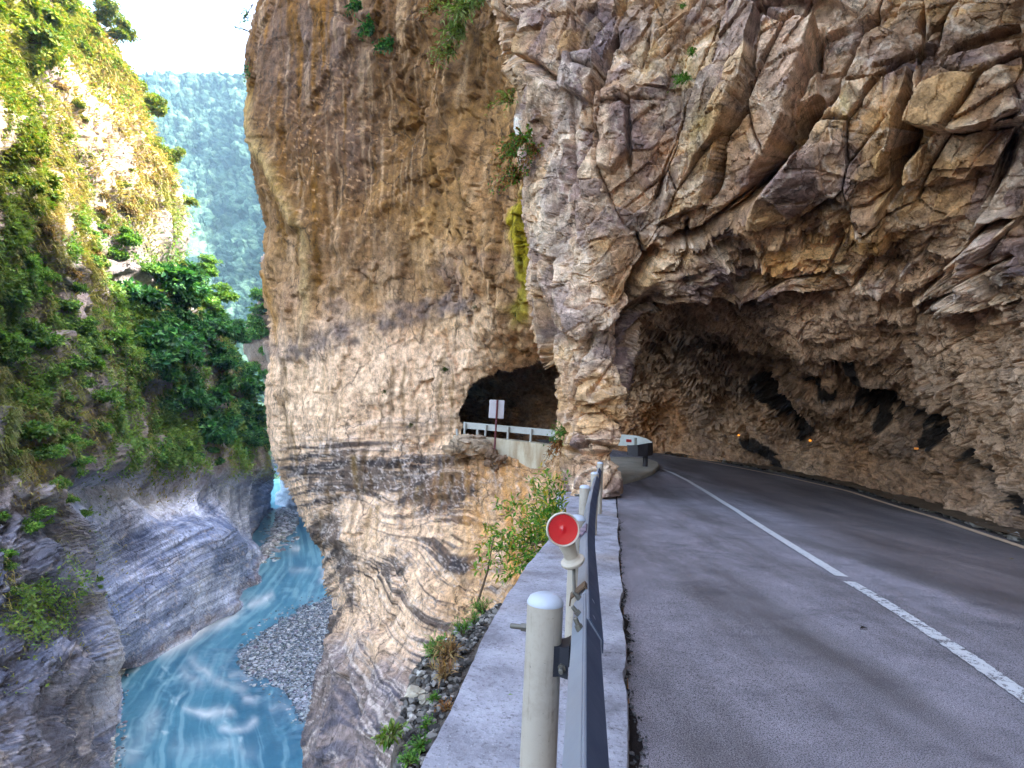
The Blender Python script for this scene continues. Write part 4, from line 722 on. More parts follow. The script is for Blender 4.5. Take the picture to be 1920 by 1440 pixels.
V_ = np.array([v.co[:] for v in rd_.data.vertices]); w_ = ground([2100, 1920, 1700, 1592, 1440, 1330, 1262, 1240], [1436, 1308, 1158, 1092, 996, 926, 888, 879]); dl = V_[:, 0]-np.interp(V_[:, 1], w_[:, 1], w_[:, 0])
nz = fbm(v3(V_[:, 0]*.5, V_[:, 1]*.22, 0), 4, 21); lane = sst(0.3, 1.5, dl+0.6*nz); tr = np.exp(-((dl-1.2+.3*nz)/.55)**2)+np.exp(-((dl-3.2+.3*nz)/.6)**2)       # overhang shade painted into the tunnel lane, with tyre-dark bands
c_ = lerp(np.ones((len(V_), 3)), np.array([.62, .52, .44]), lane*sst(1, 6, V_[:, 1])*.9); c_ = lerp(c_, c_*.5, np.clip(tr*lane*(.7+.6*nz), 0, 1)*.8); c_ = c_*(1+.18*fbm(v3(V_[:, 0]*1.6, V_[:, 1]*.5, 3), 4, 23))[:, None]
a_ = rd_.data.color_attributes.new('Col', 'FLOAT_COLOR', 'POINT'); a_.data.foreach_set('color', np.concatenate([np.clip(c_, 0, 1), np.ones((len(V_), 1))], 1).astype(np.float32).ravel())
# painted lines, worn to the asphalt in places
def marking(pix, w, thr, tint, label):
    P0 = ground([p[0] for p in pix], [p[1] for p in pix])
    if pix[0][0] > 1920: d0 = P0[0]-P0[1]; P0 = np.concatenate([[P0[0]+d0/np.linalg.norm(d0)*s_ for s_ in (9, 4)], P0])
    n = 420; t = np.linspace(0, 1, n); d = np.r_[0, np.cumsum(np.hypot(*np.diff(P0[:, :2], axis=0).T))]; d /= d[-1]
    X = np.interp(t, d, P0[:, 0]); Y = np.interp(t, d, P0[:, 1])
    for _ in range(30): X[1:-1] = (X[:-2]+X[2:]+2*X[1:-1])/4; Y[1:-1] = (Y[:-2]+Y[2:]+2*Y[1:-1])/4
    T_ = np.stack([np.gradient(X), np.gradient(Y)], -1); T_ /= np.linalg.norm(T_, axis=1, keepdims=True); N_ = np.stack([T_[:, 1], -T_[:, 0]], -1)
    m = NT('road_paint', 0.7, 0.3); g = m.geo(); a = m.noise(g, 14, 6, 0.75); b = m.noise(g, 120, 3, 0.6); f = m.math('ADD', m.math('MULTIPLY', a, 0.7), m.math('MULTIPLY', b, 0.3))
    m.color(m.mix(m.mix(tint, tint*0.75, m.noise(g, 3, 4, 0.6)), lin(108, 100, 102), m.ramp(f, [(thr, 0.0), (thr+0.03, 1.0)]))); m.normal(m.bump(b, 0.003, 0.6))
    wv = w/2*(1+0.05*np.sin(np.arange(n)*1.7)+0.04*rng.normal(size=n))
    V = []
    for k, sdn in enumerate((-1, 1)): V.append(np.stack([X+sdn*N_[:, 0]*wv, Y+sdn*N_[:, 1]*wv, roadz(Y)+0.011], -1))
    V = np.stack(V, 1).reshape(-1, 3); i = np.arange(n-1)*2; q = np.stack([i, i+1, i+3, i+2], -1)
    tag(mesh_np('road_marking', V, q, m.m), label, None, None, 'structure')
white = lin(232, 228, 226)
marking([(2100, 1436), (1920, 1308), (1820, 1237), (1700, 1158), (1640, 1120), (1592, 1092)], 0.13, 0.52, white, 'worn white edge line on the near side of the asphalt')
marking([(1578, 1082), (1520, 1046), (1440, 996), (1380, 957), (1330, 926), (1290, 902), (1262, 888), (1240, 879)], 0.13, 0.57, white, 'white edge line sweeping into the tunnel')
marking([(2300, 1162), (2100, 1092), (1920, 1027), (1760, 973), (1590, 921), (1480, 896), (1400, 880), (1320, 865), (1240, 853)], 0.15, 0.58, lin(240, 200, 160), 'dull edge line along the foot of the tunnel wall')
# verge of dirt at the foot of the tunnel wall
m = NT('verge_dirt', 0.95, 0.1); g = m.geo(); m.color(m.mix(lin(80, 64, 50), lin(142, 114, 88), m.noise(g, 4, 6, 0.7))).normal(m.bump(m.noise(g, 22, 6, 0.7), 0.05, 1)); M_dirt = m.m
gl = ground([2300, 2100, 1920, 1760, 1590, 1480, 1400, 1320, 1240], [1157, 1087, 1022, 968, 917, 892.5, 877, 863, 851.5])[:, :2]
strip('verge', gl, gl+np.array([1.5, 1.2]), lambda X, Y: roadz(Y)+0.02+0.05*fbm(np.stack([X.ravel(), Y.ravel(), 0*X.ravel()], -1)*3, 4, 9).reshape(X.shape)+np.minimum(0.07, 0.07), M_dirt, 120, 12, label='strip of dirt and grit at the foot of the tunnel wall')

r = np.random.default_rng(13); n = 900; i = r.integers(0, len(gl)-1, n); t = r.uniform(size=n)[:, None]; vp = gl[i]*(1-t)+gl[i+1]*t+np.array([1.0, .8])*(.25+r.uniform(0, 1, n)**2)[:, None]*.8
tag(cobbles('gravel', v3(vp[:, 0], vp[:, 1], roadz(vp[:, 1])+.03), r.uniform(.012, .05, n)*r.choice([1, 1, 1, 2], n), r.uniform(.03, .22, n)[:, None]*np.array([1.05, .9, .76]), M_stone, '', .7), 'loose stones fallen along the foot of the tunnel wall', kind='stuff')
# concrete ledge carrying the guard rail
m = NT('ledge_concrete', 0.85, 0.3); g = m.geo(); a = m.noise(g, 2.3, 7, 0.7); b = m.noise(g, 38, 5, 0.7); pit = m.vor(g, 46); big_ = m.noise(g, 0.9, 3, 0.5)
c = m.mix(lin(132, 126, 132), lin(208, 204, 212), m.ramp(a, [(0.33, 0.0), (0.66, 1.0)])); c = m.mix(c, lin(84, 76, 78), m.ramp(b, [(0.54, 0.0), (0.68, 0.7)]))
c = m.mix(c, lin(150, 128, 108), m.ramp(big_, [(0.52, 0.0), (0.68, 0.55)])); c = m.mix(c, lin(54, 48, 48), m.ramp(m.noise(g, 9, 7, 0.8), [(0.57, 0.0), (0.66, 0.75)]))
c = m.mix(c, lin(226, 222, 226), m.ramp(m.noise(g, 70, 3, 0.6), [(0.60, 0.0), (0.72, 0.5)]))
m.color(c).normal(m.bump(b, 0.006, 0.9, m.bump(a, 0.02, 0.6))); M_ledge = m.m
gl = onz([p[0] for p in LEDGE_L[1:7]], [p[1] for p in LEDGE_L[1:7]], 0.06)
ledge_left = [(-1.6, -8.0)] + [(-0.62, 0.6)] + [tuple(p[:2]) for p in gl[::-1]] + [(0.98, 9.6), (1.25, 13.2)]
lt = np.array(ledge_left); LX = lambda y: np.interp(y, lt[:, 1], lt[:, 0])
ys = np.concatenate([np.arange(-8, 0.8, 0.25), np.arange(0.8, 13.2, 0.03)]); ny = len(ys); kx = K(ys).T[:, 0] if False else 0.58+0.194*(ys-2.29)
er = fbm(v3(ys*2.2, 0, 3), 5, 71, 0.6); er2 = fbm(v3(ys*3.0, 5, 3), 5, 72, 0.6)
R_ = kx-0.02+0.035*er; Lf = LX(ys)+0.018*er2; m_ = 26; s = np.linspace(0, 1, m_)
top = 0.055
rows = []
for j, sj in enumerate(s): rows.append(np.stack([Lf*(1-sj)+R_*sj, ys, np.full(ny, top)+0.006*fbm(v3(ys*4, sj*5, 1), 3, 73)], -1))
right = np.stack([R_+0.012, ys, np.full(ny, -0.12)], -1); rnd = np.stack([R_+0.008, ys, np.full(ny, top-0.02)], -1)
lf0 = np.stack([Lf-0.012, ys, np.full(ny, top-0.03)], -1); lf1 = np.stack([Lf-0.03+0.03*er, ys, np.full(ny, -0.7)], -1); lf2 = np.stack([Lf-0.15+0.1*er, ys, np.full(ny, -4.0)], -1)
V = np.stack([lf2, lf1, lf0]+rows+[rnd, right], 1); w = V.shape[1]; idx = np.arange(ny*w).reshape(ny, w)
q = np.stack([idx[:-1, :-1], idx[:-1, 1:], idx[1:, 1:], idx[1:, :-1]], -1).reshape(-1, 4)
o = tag(mesh_np('pavement', V.reshape(-1, 3), q, M_ledge), 'weathered concrete ledge between the road and the drop', kind='structure'); o.data.set_sharp_from_angle(angle=0.7)
# crumbling joint between ledge and asphalt
m = NT('joint_dirt', 0.95, 0.1); g = m.geo(); m.color(m.mix(lin(26, 22, 24), lin(66, 56, 52), m.noise(g, 30, 5, 0.7))).normal(m.bump(m.noise(g, 60, 5, 0.7), 0.03, 1)); M_joint = m.m
jl = R_-0.01; jr = R_+0.028+0.085*np.clip(fbm(v3(ys*2.6, 3, 8), 5, 75, 0.65)+0.1, -0.3, 1)*(0.5+0.5*sst(13, 6, ys))+0.03*fbm(v3(ys*16, 3, 8), 3, 76)
V = np.stack([np.stack([jl, ys, np.full(ny, 0.008)], -1), np.stack([(jl+jr)/2, ys, np.full(ny, 0.013)+0.008*fbm(v3(ys*9, 0, 0), 3, 77)], -1), np.stack([jr, ys, np.full(ny, 0.009)], -1)], 1); idx = np.arange(ny*3).reshape(ny, 3)
tag(mesh_np('gutter', V.reshape(-1, 3), np.stack([idx[:-1, :-1], idx[:-1, 1:], idx[1:, 1:], idx[1:, :-1]], -1).reshape(-1, 4), M_joint), 'black crumbling joint between the ledge and the asphalt', kind='structure')
# crumbs broken from the joint
r = np.random.default_rng(3); n = 700; yy = 1.6+11*r.uniform(size=n)**1.3; i = np.searchsorted(ys, yy); i = np.clip(i, 0, ny-1); xx = jl[i]+(jr[i]-jl[i])*r.uniform(-0.2, 1.5, n)
cc = r.uniform(0.01, 0.10, n)[:, None]*np.array([1.0, 0.93, 0.92]); tag(cobbles('grit', v3(xx, yy, 0.014), r.uniform(0.004, 0.012, n), cc, M_stone, '', 0.7), 'loose grit in the joint beside the ledge', kind='stuff')

# ---- near guard rail
M_steel = paint_mat('post_paint', lin(194, 180, 162), 0.45, 0.4, 0.0, 0.4, (0.16, 0.12, 0.085), 30, 0.7); M_rail = paint_mat('galvanised_rail', lin(168, 174, 186), 0.36, 0.16, 0.55, 0.5, (0.2, 0.2, 0.22), 12)
M_bolt = paint_mat('bolt_steel', lin(128, 122, 112), 0.5, 0.5, 0.6); M_dark = paint_mat('dark_steel', lin(60, 60, 68), 0.5, 0.3, 0.4)
G = empty('guard_rail', (0.2, 1.75, 0), 'grey steel guard rail on round white posts along the concrete ledge', 'guardrail')
ax = np.array([0.184, 0.983, 0]); ax /= np.linalg.norm(ax); nx_ = np.array([ax[1], -ax[0], 0]); UZ = np.array([0, 0, 1.0])
def post_at(px_, w): Z = 114.0/w*1.0; return Z
PT = [(1023, 1118, 1.75), (1082, 968, 3.56), (1097, 911, 5.72), (1115.5, 886, 7.6), (1125.5, 867, 9.7)]
pp = [at(a, b, Y) for a, b, Y in PT]
tilt = 0.0
RAILX = 0.0
def post(p, sleeve=False, parent=G, r=0.057, hb=0.05):
    zt = p[2]; mb = MB()
    if sleeve:
        mb.lathe((p[0], p[1], 0), (0, 0, 1), [(r*.86, hb-0.2), (r*.86, zt-0.33), (r, zt-0.33), (r*1.01, zt-0.325), (r, zt-0.318), (r, zt-0.02)], 40)
    else: mb.lathe((p[0], p[1], 0), (0, 0, 1), [(r, hb-0.2), (r, zt-0.02)], 40)
    o = mb.build('post', M_steel, parent)
    c = MB().lathe((p[0], p[1], 0), (0, 0, 1), [(r*1.02, zt-0.022), (r*1.02, zt-0.017), (r*.98, zt-0.012), (r*.88, zt-0.002), (r*.62, zt+0.006), (r*.3, zt+0.010), (0.002, zt+0.011)], 40).build('cap', M_cap, o, angle=50)
    return o
M_cap = paint_mat('cap_paint', lin(200, 204, 214), 0.42, 0.1, 0.0, 0.5)
def wbeam(path, zc, th=0.004, xo=RAILX, sc=1.0, side=None):
    prof = [(.010, .120), (.040, .155), (.044, .155), (.083, .098), (.083, .062), (.060, .022), (.040, .006), (.040, -.006), (.060, -.022), (.083, -.062), (.083, -.098), (.070, -.125), (.045, -.152)]
    out = prof+[(a-th*1.3, b*0.985) for a, b in prof[::-1]]
    secs = []
    for i, p in enumerate(path):
        t = np.array(path[min(i+1, len(path)-1)])-np.array(path[max(i-1, 0)]); t[2] = 0; t /= np.linalg.norm(t); n_ = np.array([t[1], -t[0], 0])
        if side is not None: n_ = n_*side
        secs.append([np.array(p)+n_*(xo+a*sc)+UZ*(zc+b*sc) for a, b in out])
    return secs
def bolt(mb, p, d, s=1.0, hexhead=True, length=0.03):
    d = np.array(d, float); d /= np.linalg.norm(d)
    mb.lathe(p, d, [(0.0105*s, -0.002), (0.0105*s, 0.013*s)], 6 if hexhead else 20); mb.lathe(np.array(p)+d*0.012*s, d, [(0.0065*s, 0.0), (0.0065*s, length*s*0.6), (0.005*s, length*s*0.66)], 12)
p0 = np.array(pp[0]); ztop = [p[2] for p in pp]
def axis_pt(t, bend=True):                 # post line, curling towards the pillar at its end
    p = np.interp(t, [-3, .92, 1.52, 2.0, 2.96, 4.3, 5.72, 7.6, 9.4, 10.8], [-.42, .108, .194, .262, .398, .615, .865, 1.208, 1.540, 1.805])
    return np.array([p-(0.05*max(0, t-9.6)**2 if bend else 0), t, 0])
ts = np.concatenate([np.arange(-3, 10.75, 0.125)]); path = [axis_pt(t) for t in ts]; ZR = float(np.mean(ztop))-0.19
mid_t = 1.80
mb = MB(); mb.ring(wbeam([p for p in path if p[1] <= mid_t+0.16], ZR)); RB = mb.build('rail_beam', M_rail, G, angle=20)
M_reflection = paint_mat('dark_reflection', lin(74, 88, 116), 0.5, 0.12, 0.2, 0.4, (0.1, 0.1, 0.12), 12)  # rail facet darkened to stand in for its reflection of dark rock
mb = MB(); mb.ring([[p+nx_*(RAILX+a)+UZ*(ZR+b) for a, b in [(.0455, .1565), (.0875, .098), (.0875, .062), (.0845, .062), (.0845, .097), (.0445, .1525)]] for p in path if p[1] < 1.7]); mb.ring([[p+nx_*(RAILX+.0095+a)+UZ*(ZR+b) for a, b in [(.0455, .1565), (.0875, .098), (.0875, .062), (.0845, .062), (.0845, .097), (.0445, .1525)]] for p in path if p[1] > 1.6]); mb.build('painted_reflection', M_reflection, G, angle=20)
mb = MB(); mb.ring(wbeam([p+nx_*0.005 for p in path if p[1] >= mid_t-0.18], ZR, xo=RAILX+0.004)); RB2 = mb.build('rail_beam', M_rail, G, angle=20)
# splice bolts: round heads on the traffic side, nuts behind
for k, t in enumerate((1.70, 1.86)):
    p = axis_pt(t); u = np.array([0.083, 0, -0.058]); nr = nx_*0.81+UZ*0.58
    mb = MB(); mb.lathe(p+nx_*(RAILX+0.062)+UZ*(ZR+0.131), nr, [(0.014, 0), (0.0135, 0.004), (0.009, 0.009), (0.002, 0.011)], 20); mb.build('bolt', M_rail, RB)
    q = p+nx_*(RAILX+0.024)+UZ*(ZR+0.139); mb = MB(); bolt(mb, q, -nx_*0.72+UZ*0.70, 1.0); mb.build('bolt', M_bolt, RB)
for t in (1.56,):
    p = axis_pt(t); q = p+nx_*(RAILX+0.028)+UZ*(ZR+0.143); mb = MB(); bolt(mb, q, -nx_*0.45+UZ*0.9, 1.1); mb.build('bolt', M_bolt, RB)
# brackets between posts and rail, bolts through the posts
for k, p in enumerate(pp):
    o = post(p, k == 1); zb = ZR
    gp = float((axis_pt(p[1])-np.array([p[0], p[1], 0])) @ nx_); c = np.array([p[0], p[1], 0])+nx_*((gp+0.045)/2)
    mb = MB(); L_ = max(0.02, gp-0.045)
    X0, X1 = -L_/2-0.02, L_/2; xs_ = np.linspace(X0, X1, 9); secs = []
    for xx_ in xs_:
        w_ = 0.036+0.012*abs((xx_-X0)/(X1-X0)-0.5)*2; sag = 0.010*(1-(2*(xx_-X0)/(X1-X0)-1)**2)
        secs.append([c+nx_*xx_+ax*(-w_)+UZ*(zb+.047-sag), c+nx_*xx_+ax*w_+UZ*(zb+.047-sag), c+nx_*xx_+ax*w_+UZ*(zb-.05), c+nx_*xx_+ax*(w_-.006)+UZ*(zb-.05), c+nx_*xx_+ax*(w_-.006)+UZ*(zb+.041-sag), c+nx_*xx_-ax*(w_-.006)+UZ*(zb+.041-sag), c+nx_*xx_-ax*(w_-.006)+UZ*(zb-.05), c+nx_*xx_-ax*w_+UZ*(zb-.05)])
    mb.ring(secs)
    b = mb.build('bracket', M_dark if k == 0 else M_rail, G)
    mb = MB(); bolt(mb, np.array([p[0], p[1], 0])-nx_*0.057+UZ*(zb+0.07), -nx_, 1.25, True, 0.045); mb.build('bolt', M_bolt, o)
    mb = MB(); bolt(mb, c-ax*0.037+UZ*(zb-0.02), -ax, 1.2); mb.build('bolt', M_bolt, b)
# reflective strip wrapped over the rail, and the folded strap of the reflector
m = NT('reflective_strip', 0.35, 0.5); g = m.geo(); m.color(m.mix(lin(70, 52, 78), lin(150, 120, 136), m.ramp(m.n('ShaderNodeTexWave', Vector=m.mapv(g, (1, 1, 1)), Scale=14.0).outputs[1], [(0.45, 0), (0.55, 1)]))); M_strip = m.m
pth = [axis_pt(t)+nx_*0.0 for t in np.linspace(3.05, 3.32, 5)]
mb = MB(); secs = []
for p in pth: secs.append([p+nx_*(RAILX+a)+UZ*(ZR+b) for a, b in [(-.004, .118), (.042, .163), (.091, .102), (.091, .070), (.086, .070), (.086, .098), (.042, .157), (.0, .112)]])
mb.ring(secs); mb.build('reflective_strip', M_strip, G)

# ---- round red reflector on a short funnel neck, strapped over the rail
M_cream = paint_mat('cream_plastic', lin(214, 198, 178), 0.5, 0.35, 0.0, 0.4, (0.16, 0.12, 0.08), 40)
m = NT('red_lens', 0.28, 0.5); g = m.geo(); m.color(m.mix(lin(236, 14, 26), lin(208, 8, 20), m.noise(g, 60, 4, 0.6))); m.p.inputs['Coat Weight'].default_value = 0.4; M_lens = m.m
c0 = at(1055, 992, 2.02); fc = np.array([0.03, -1, 0.05]); fc /= np.linalg.norm(fc)
Rf = empty('delineator', c0, 'round red reflector in a cream housing leaning off the guard rail', 'reflector')
R0 = 0.0625
hs = MB().lathe(c0, fc, [(0.012, -0.034), (0.035, -0.032), (0.052, -0.022), (R0*.97, -0.004), (R0, 0.004), (R0, 0.014), (R0*.985, 0.019), (R0*.95, 0.021), (R0*.90, 0.018), (R0*.875, 0.010), (0.002, 0.009)], 56).build('housing', M_cream, Rf, angle=40)
MB().lathe(c0, fc, [(R0*.87, 0.009), (R0*.87, 0.0125), (R0*.6, 0.0118), (R0*.3, 0.0112), (0.003, 0.0112), (0.001, 0.013)], 56).build('lens', M_lens, hs, angle=60)
nd = at(1077, 1057, 2.06)-c0; nl = np.linalg.norm(nd); nd = nd/nl
MB().lathe(c0-fc*0.034, nd, [(0.028, 0.036), (0.032, 0.058), (0.032, 0.075), (0.027, nl*.70), (0.027, nl*.84), (0.034, nl*.90)], 36).build('neck', M_cream, Rf)
MB().lathe(c0-fc*0.034+nd*nl*0.90, nd, [(0.036, 0), (0.046, 0.006), (0.047, 0.014), (0.042, 0.020), (0.010, 0.021)], 36).build('flange', M_cream, Rf, angle=50)
e0 = c0-fc*0.034+nd*(nl+0.01); e1 = axis_pt(1.965)+nx_*(RAILX+0.004)+UZ*(ZR+0.12)
MB().tube([e0, (e0*.4+e1*.6), e1], 0.006, 10).build('rod', M_bolt, Rf)
mb = MB(); q0 = axis_pt(2.10); secs = []
for t in (1.93, 2.00): 
    q = axis_pt(t); secs.append([q+nx_*(RAILX+a)+UZ*(ZR+b) for a, b in [(-0.012, .090), (-0.010, .116), (.040, .165), (.064, .138), (.092, .102), (.092, .066), (.087, .066), (.087, .099), (.060, .133), (.040, .159), (-0.005, .113), (-0.007, .090)]])
mb.ring(secs); mb.build('strap', paint_mat('rusty_strap', lin(116, 92, 72), 0.5, 0.6, 0.5), Rf)

# ---- kerbed island with the end of the next rail
M_kerb = paint_mat('kerb_concrete', lin(176, 164, 146), 0.85, 0.5, 0.0, 0.2, (0.1, 0.08, 0.06), 8)
isl = [(1150, 912), (1172, 908), (1200, 900), (1225, 890), (1236, 880), (1234, 873), (1215, 866), (1180, 863), (1130, 863), (1110, 880)]
ip = ground([p[0] for p in isl], [p[1] for p in isl]); mb = MB(); mb.ring([[(x, y, z-0.3) for x, y, z in ip], [(x, y, z+0.10) for x, y, z in ip], [(x+0.04*(ip[:, 0].mean()-x), y+0.04*(ip[:, 1].mean()-y), z+0.14) for x, y, z in ip]])
o = mb.build('kerb', M_kerb, smooth=False); tag(o, 'low concrete kerb island at the tunnel bend', kind='structure')
ci = ground(1209, 882); G2 = empty('guard_rail', ci, 'end of a guard rail with dark wrapped terminal on the kerb island', 'guardrail')
M_term = paint_mat('dark_terminal', lin(58, 50, 56), 0.55, 0.3); M_white = paint_mat('white_rail', lin(214, 212, 202), 0.45, 0.25)
zi = ci[2]+0.1; Yi = ci[1]
def w18(x, y, Y=Yi): return at(x, y, Y)
MB().tube([w18(1209, 886), w18(1211, 838)], 0.085, 18).build('post', M_term, G2)
def slabp(name, pts, thick, mat, parent):
    """a folded steel sheet: list of (top point, bottom point) columns"""
    mb = MB(); secs = []
    for k, (a, b) in enumerate(pts):
        a, b = np.array(a), np.array(b); q = np.array(pts[min(k+1, len(pts)-1)][0])-np.array(pts[max(k-1, 0)][0]); q[2] = 0; q /= np.linalg.norm(q)+1e-9; n_ = np.array([q[1], -q[0], 0])*thick
        secs.append([a, b, b+n_, a+n_])
    mb.ring(secs); return mb.build(name, mat, parent, angle=25)
slabp('rail_terminal', [(w18(1177, 834, Yi+1.0), w18(1177, 853, Yi+1.0)), (w18(1179, 835, Yi-.1), w18(1180, 855, Yi-.1)), (w18(1196, 834, Yi-.35), w18(1196, 856, Yi-.35)), (w18(1213, 831, Yi-.3), w18(1213, 855, Yi-.3)), (w18(1222, 830, Yi+.0), w18(1222, 853, Yi+.0)), (w18(1223, 829, Yi+.9), w18(1223, 851, Yi+.9))], 0.02, M_term, G2)
slabp('rail_beam', [(w18(1100, 813, Yi+3), w18(1100, 833, Yi+3)), (w18(1176, 815, Yi+2), w18(1176, 836, Yi+2)), (w18(1195, 817, Yi+1.7), w18(1195, 838, Yi+1.7)), (w18(1212, 822, Yi+1.2), w18(1212, 836, Yi+1.2)), (w18(1224, 829, Yi+.6), w18(1224, 838, Yi+.6))], 0.03, M_white, G2)
MB().tube([w18(1190, 850, Yi+1.2), w18(1190, 821, Yi+1.2)], 0.085, 16).build('post', M_white, G2)
slabp('reflective_strip', [(w18(1174, 823.5, Yi+1.3), w18(1174, 829, Yi+1.3)), (w18(1184, 824, Yi+1.3), w18(1184, 829.5, Yi+1.3))], 0.01, M_lens, G2)

# ---- window of the far tunnel: wall, rail, stubs, sign, boulder
M_wall = NT('lime_wall', 0.9, 0.2); g = M_wall.geo(); a = M_wall.noise(M_wall.mapv(g, (1.5, 1.5, 0.35)), 1.2, 6, 0.65)
M_wall.color(M_wall.mix(lin(232, 216, 186), lin(176, 142, 102), M_wall.ramp(a, [(0.42, 0.0), (0.7, 0.9)]))).normal(M_wall.bump(M_wall.noise(g, 6, 6, 0.7), 0.05, 0.7)); M_wall = M_wall.m
def Yw(x): return np.interp(x, [840, 960, 1060, 1130], [26.6, 25.4, 23.9, 23.2])
xs = np.linspace(850, 1090, 40); tp = np.interp(xs, [850, 880, 940, 1003, 1058, 1090], [817, 818, 824, 831, 838, 842]); bt = np.interp(xs, [850, 920, 940, 965, 1000, 1030, 1090], [824, 848, 866, 880, 880, 880, 888])
mb = MB(); secs = []
for x, a, b in zip(xs, tp, bt):
    j = 2.0*math.sin(x*.21)+1.2*math.sin(x*.53); A0, B0 = at(x, a, Yw(x)), at(x, b+j, Yw(x)); bk = np.array([0.45, 1.6, 0]); secs.append([A0, A0+bk*0.05+UZ*0.03, A0+bk+UZ*0.03, B0+bk, B0])
mb.ring(secs); tag(mb.build('retaining_wall', M_wall, angle=30), 'pale lime washed wall under the tunnel window', 'wall')
G3 = empty('guard_rail', at(960, 826, Yw(960)), 'galvanised guard rail across the tunnel window', 'guardrail')
M_galv = paint_mat('galvanised_far', lin(196, 192, 182), 0.5, 0.25, 0.2)
def railp(x, dy, off=0.4): return at(x, np.interp(x, [865, 1060, 1120], [791, 808.5, 814])+dy, Yw(x)+off)
mb = MB(); secs = []
for x in np.linspace(869, 1110, 30):
    t = railp(x+4, 0)-railp(x-4, 0); t /= np.linalg.norm(t); n_ = np.array([-t[1], t[0], 0]); n_ *= -np.sign(n_[1]); c = railp(x, 5.6)
    secs.append([c+n_*a+UZ*b for a, b in [(0, .156), (-.06, .125), (-.083, .08), (-.045, .02), (0, 0), (-.045, -.02), (-.083, -.08), (-.06, -.125), (0, -.156), (.02, -.156), (.02, .156)]])
mb.ring(secs); mb.build('rail_beam', M_galv, G3, angle=25)
for k, x in enumerate((872, 911, 953, 996, 1042, 1090)):
    MB().tube([railp(x-1.3, 25, 0.3)-UZ*0.3, railp(x+.3, 1.5, 0.3)], 0.06, 14).build('post', M_galv, G3)
for k, (x0, y0, x1, y1, lb) in enumerate([(858.5, 822, 856.5, 804, 'short grey stub post at the left end of the window wall'), (895, 826, 895.5, 805, 'short grey stub post standing on the pale boulder')]):
    b0, b1 = at(x0, y0+3, Yw(x0)-0.15), at(x1, y1, Yw(x0)-0.15); o = MB().tube([b0, b0*.1+b1*.9, b1], [0.065, 0.065, 0.06], 16).build('bollard', M_galv); tag(o, lb, 'bollard')
# sign seen from behind
Ys = 24.9; sg = empty('road_sign', at(928, 838, Ys), 'blank back of a white rectangular sign on a dark red pole', 'sign')
M_signb = paint_mat('sign_back', lin(222, 212, 214), 0.5, 0.12); M_redp = paint_mat('red_pole', lin(112, 36, 46), 0.5, 0.4)
pb, ptp = at(927.5, 842, Ys), at(932.5, 750, Ys); MB().tube([pb, ptp], 0.045, 14).build('pole', M_redp, sg)
uz = (ptp-pb)/np.linalg.norm(ptp-pb); ux = np.cross(uz, [0, -1, 0]); ux = -ux/np.linalg.norm(ux); uy = np.cross(uz, ux)
MB().box(at(931, 767, Ys)+np.array([0, 0.075, 0]), 0.70, 0.03, 0.86, ux, uy, uz, 0.008).build('panel', M_signb, sg)
for dz in (0.25, -0.25): MB().box(at(931, 767, Ys)+np.array([0, 0.05, 0])+uz*dz, 0.5, 0.03, 0.04, ux, uy, uz).build('bracket', M_signb, sg)
def rockpiece(name, c, r3_, rot, col, mat, seed, sub=4, rough=0.25):
    rough *= 1.3
    bm = bmesh.new(); bmesh.ops.create_icosphere(bm, subdivisions=sub, radius=1); V = np.array([v.co[:] for v in bm.verts]); Fc = np.array([[v.index for v in f.verts] for f in bm.faces]); bm.free()
    d = fbm(V*0.9+seed, 3, seed); f, rr, b = facets(V+seed, np.eye(3)*1.3, seed, 0.8); V = V*(1+rough*d+1.5*rough*f+0.05*fbm(V*4, 3, seed))[:, None]*np.array(r3_)
    V = V @ np.array(Matrix.Rotation(rot, 3, 'Z')).T; cc = np.clip(np.array(col)*(1+0.25*fbm(V*3/max(r3_), 3, seed+5))[:, None], .01, .8)
    o = mesh_np(name, V, Fc, mat, cc, smooth=False); o.location = c; return o
o = rockpiece('boulder', at(882, 837, 25.6), (1.05, 0.7, 0.5), 0.1, lin(206, 178, 148), M_rock, 31, 5, 0.22); tag(o, 'pale wedge shaped boulder lodged below the left end of the window wall', 'boulder')
for k, (x, y, s) in enumerate([(924, 850, .30), (936, 862, .22), (918, 868, .25), (930, 878, .18), (945, 858, .15)]):
    o = rockpiece('stone', at(x, y, 25.1), (s, s*.8, s*.8), k, lin(150, 120, 96), M_rock, 40+k, 3, 0.3); tag(o, 'brown stone wedged in the gully under the sign pole', 'stone', 'stones under the sign pole')
# amber reflectors on the tunnel wall (they glow in the photograph)
def amber(x, y, w, hgt, label, glow):
    Y = float(dC(np.array([x*1.0]), np.array([y*1.0]))[0])-0.42; c = at(x, y, Y); t = empty('wall_reflector', c, label, 'reflector', 'amber reflectors along the tunnel wall')
    n_ = CAM-c; n_[2] *= 0.2; n_ /= np.linalg.norm(n_); r_ = np.cross([0, 0, 1], n_); r_ /= np.linalg.norm(r_)
    MB().box(c-n_*0.03, w, 0.06, hgt, r_, n_, UZ, 0.01).build('housing', M_dark, t)
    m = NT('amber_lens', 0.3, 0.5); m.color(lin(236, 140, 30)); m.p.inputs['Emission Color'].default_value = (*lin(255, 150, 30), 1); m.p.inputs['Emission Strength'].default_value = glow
    o = MB().box(c+n_*0.01, w*.8, 0.03, hgt*.7, r_, n_, UZ, 0.01).build('lens', m.m, t)
    MB().tube([c-n_*0.05-UZ*hgt*.3, c-n_*0.6-UZ*hgt*.3], 0.02, 8).build('bracket', M_dark, t)
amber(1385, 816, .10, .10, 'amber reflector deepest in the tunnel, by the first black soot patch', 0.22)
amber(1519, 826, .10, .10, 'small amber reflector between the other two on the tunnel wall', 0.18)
amber(1718, 841, .12, .08, 'wide amber reflector nearest the camera on the tunnel wall', 0.03)

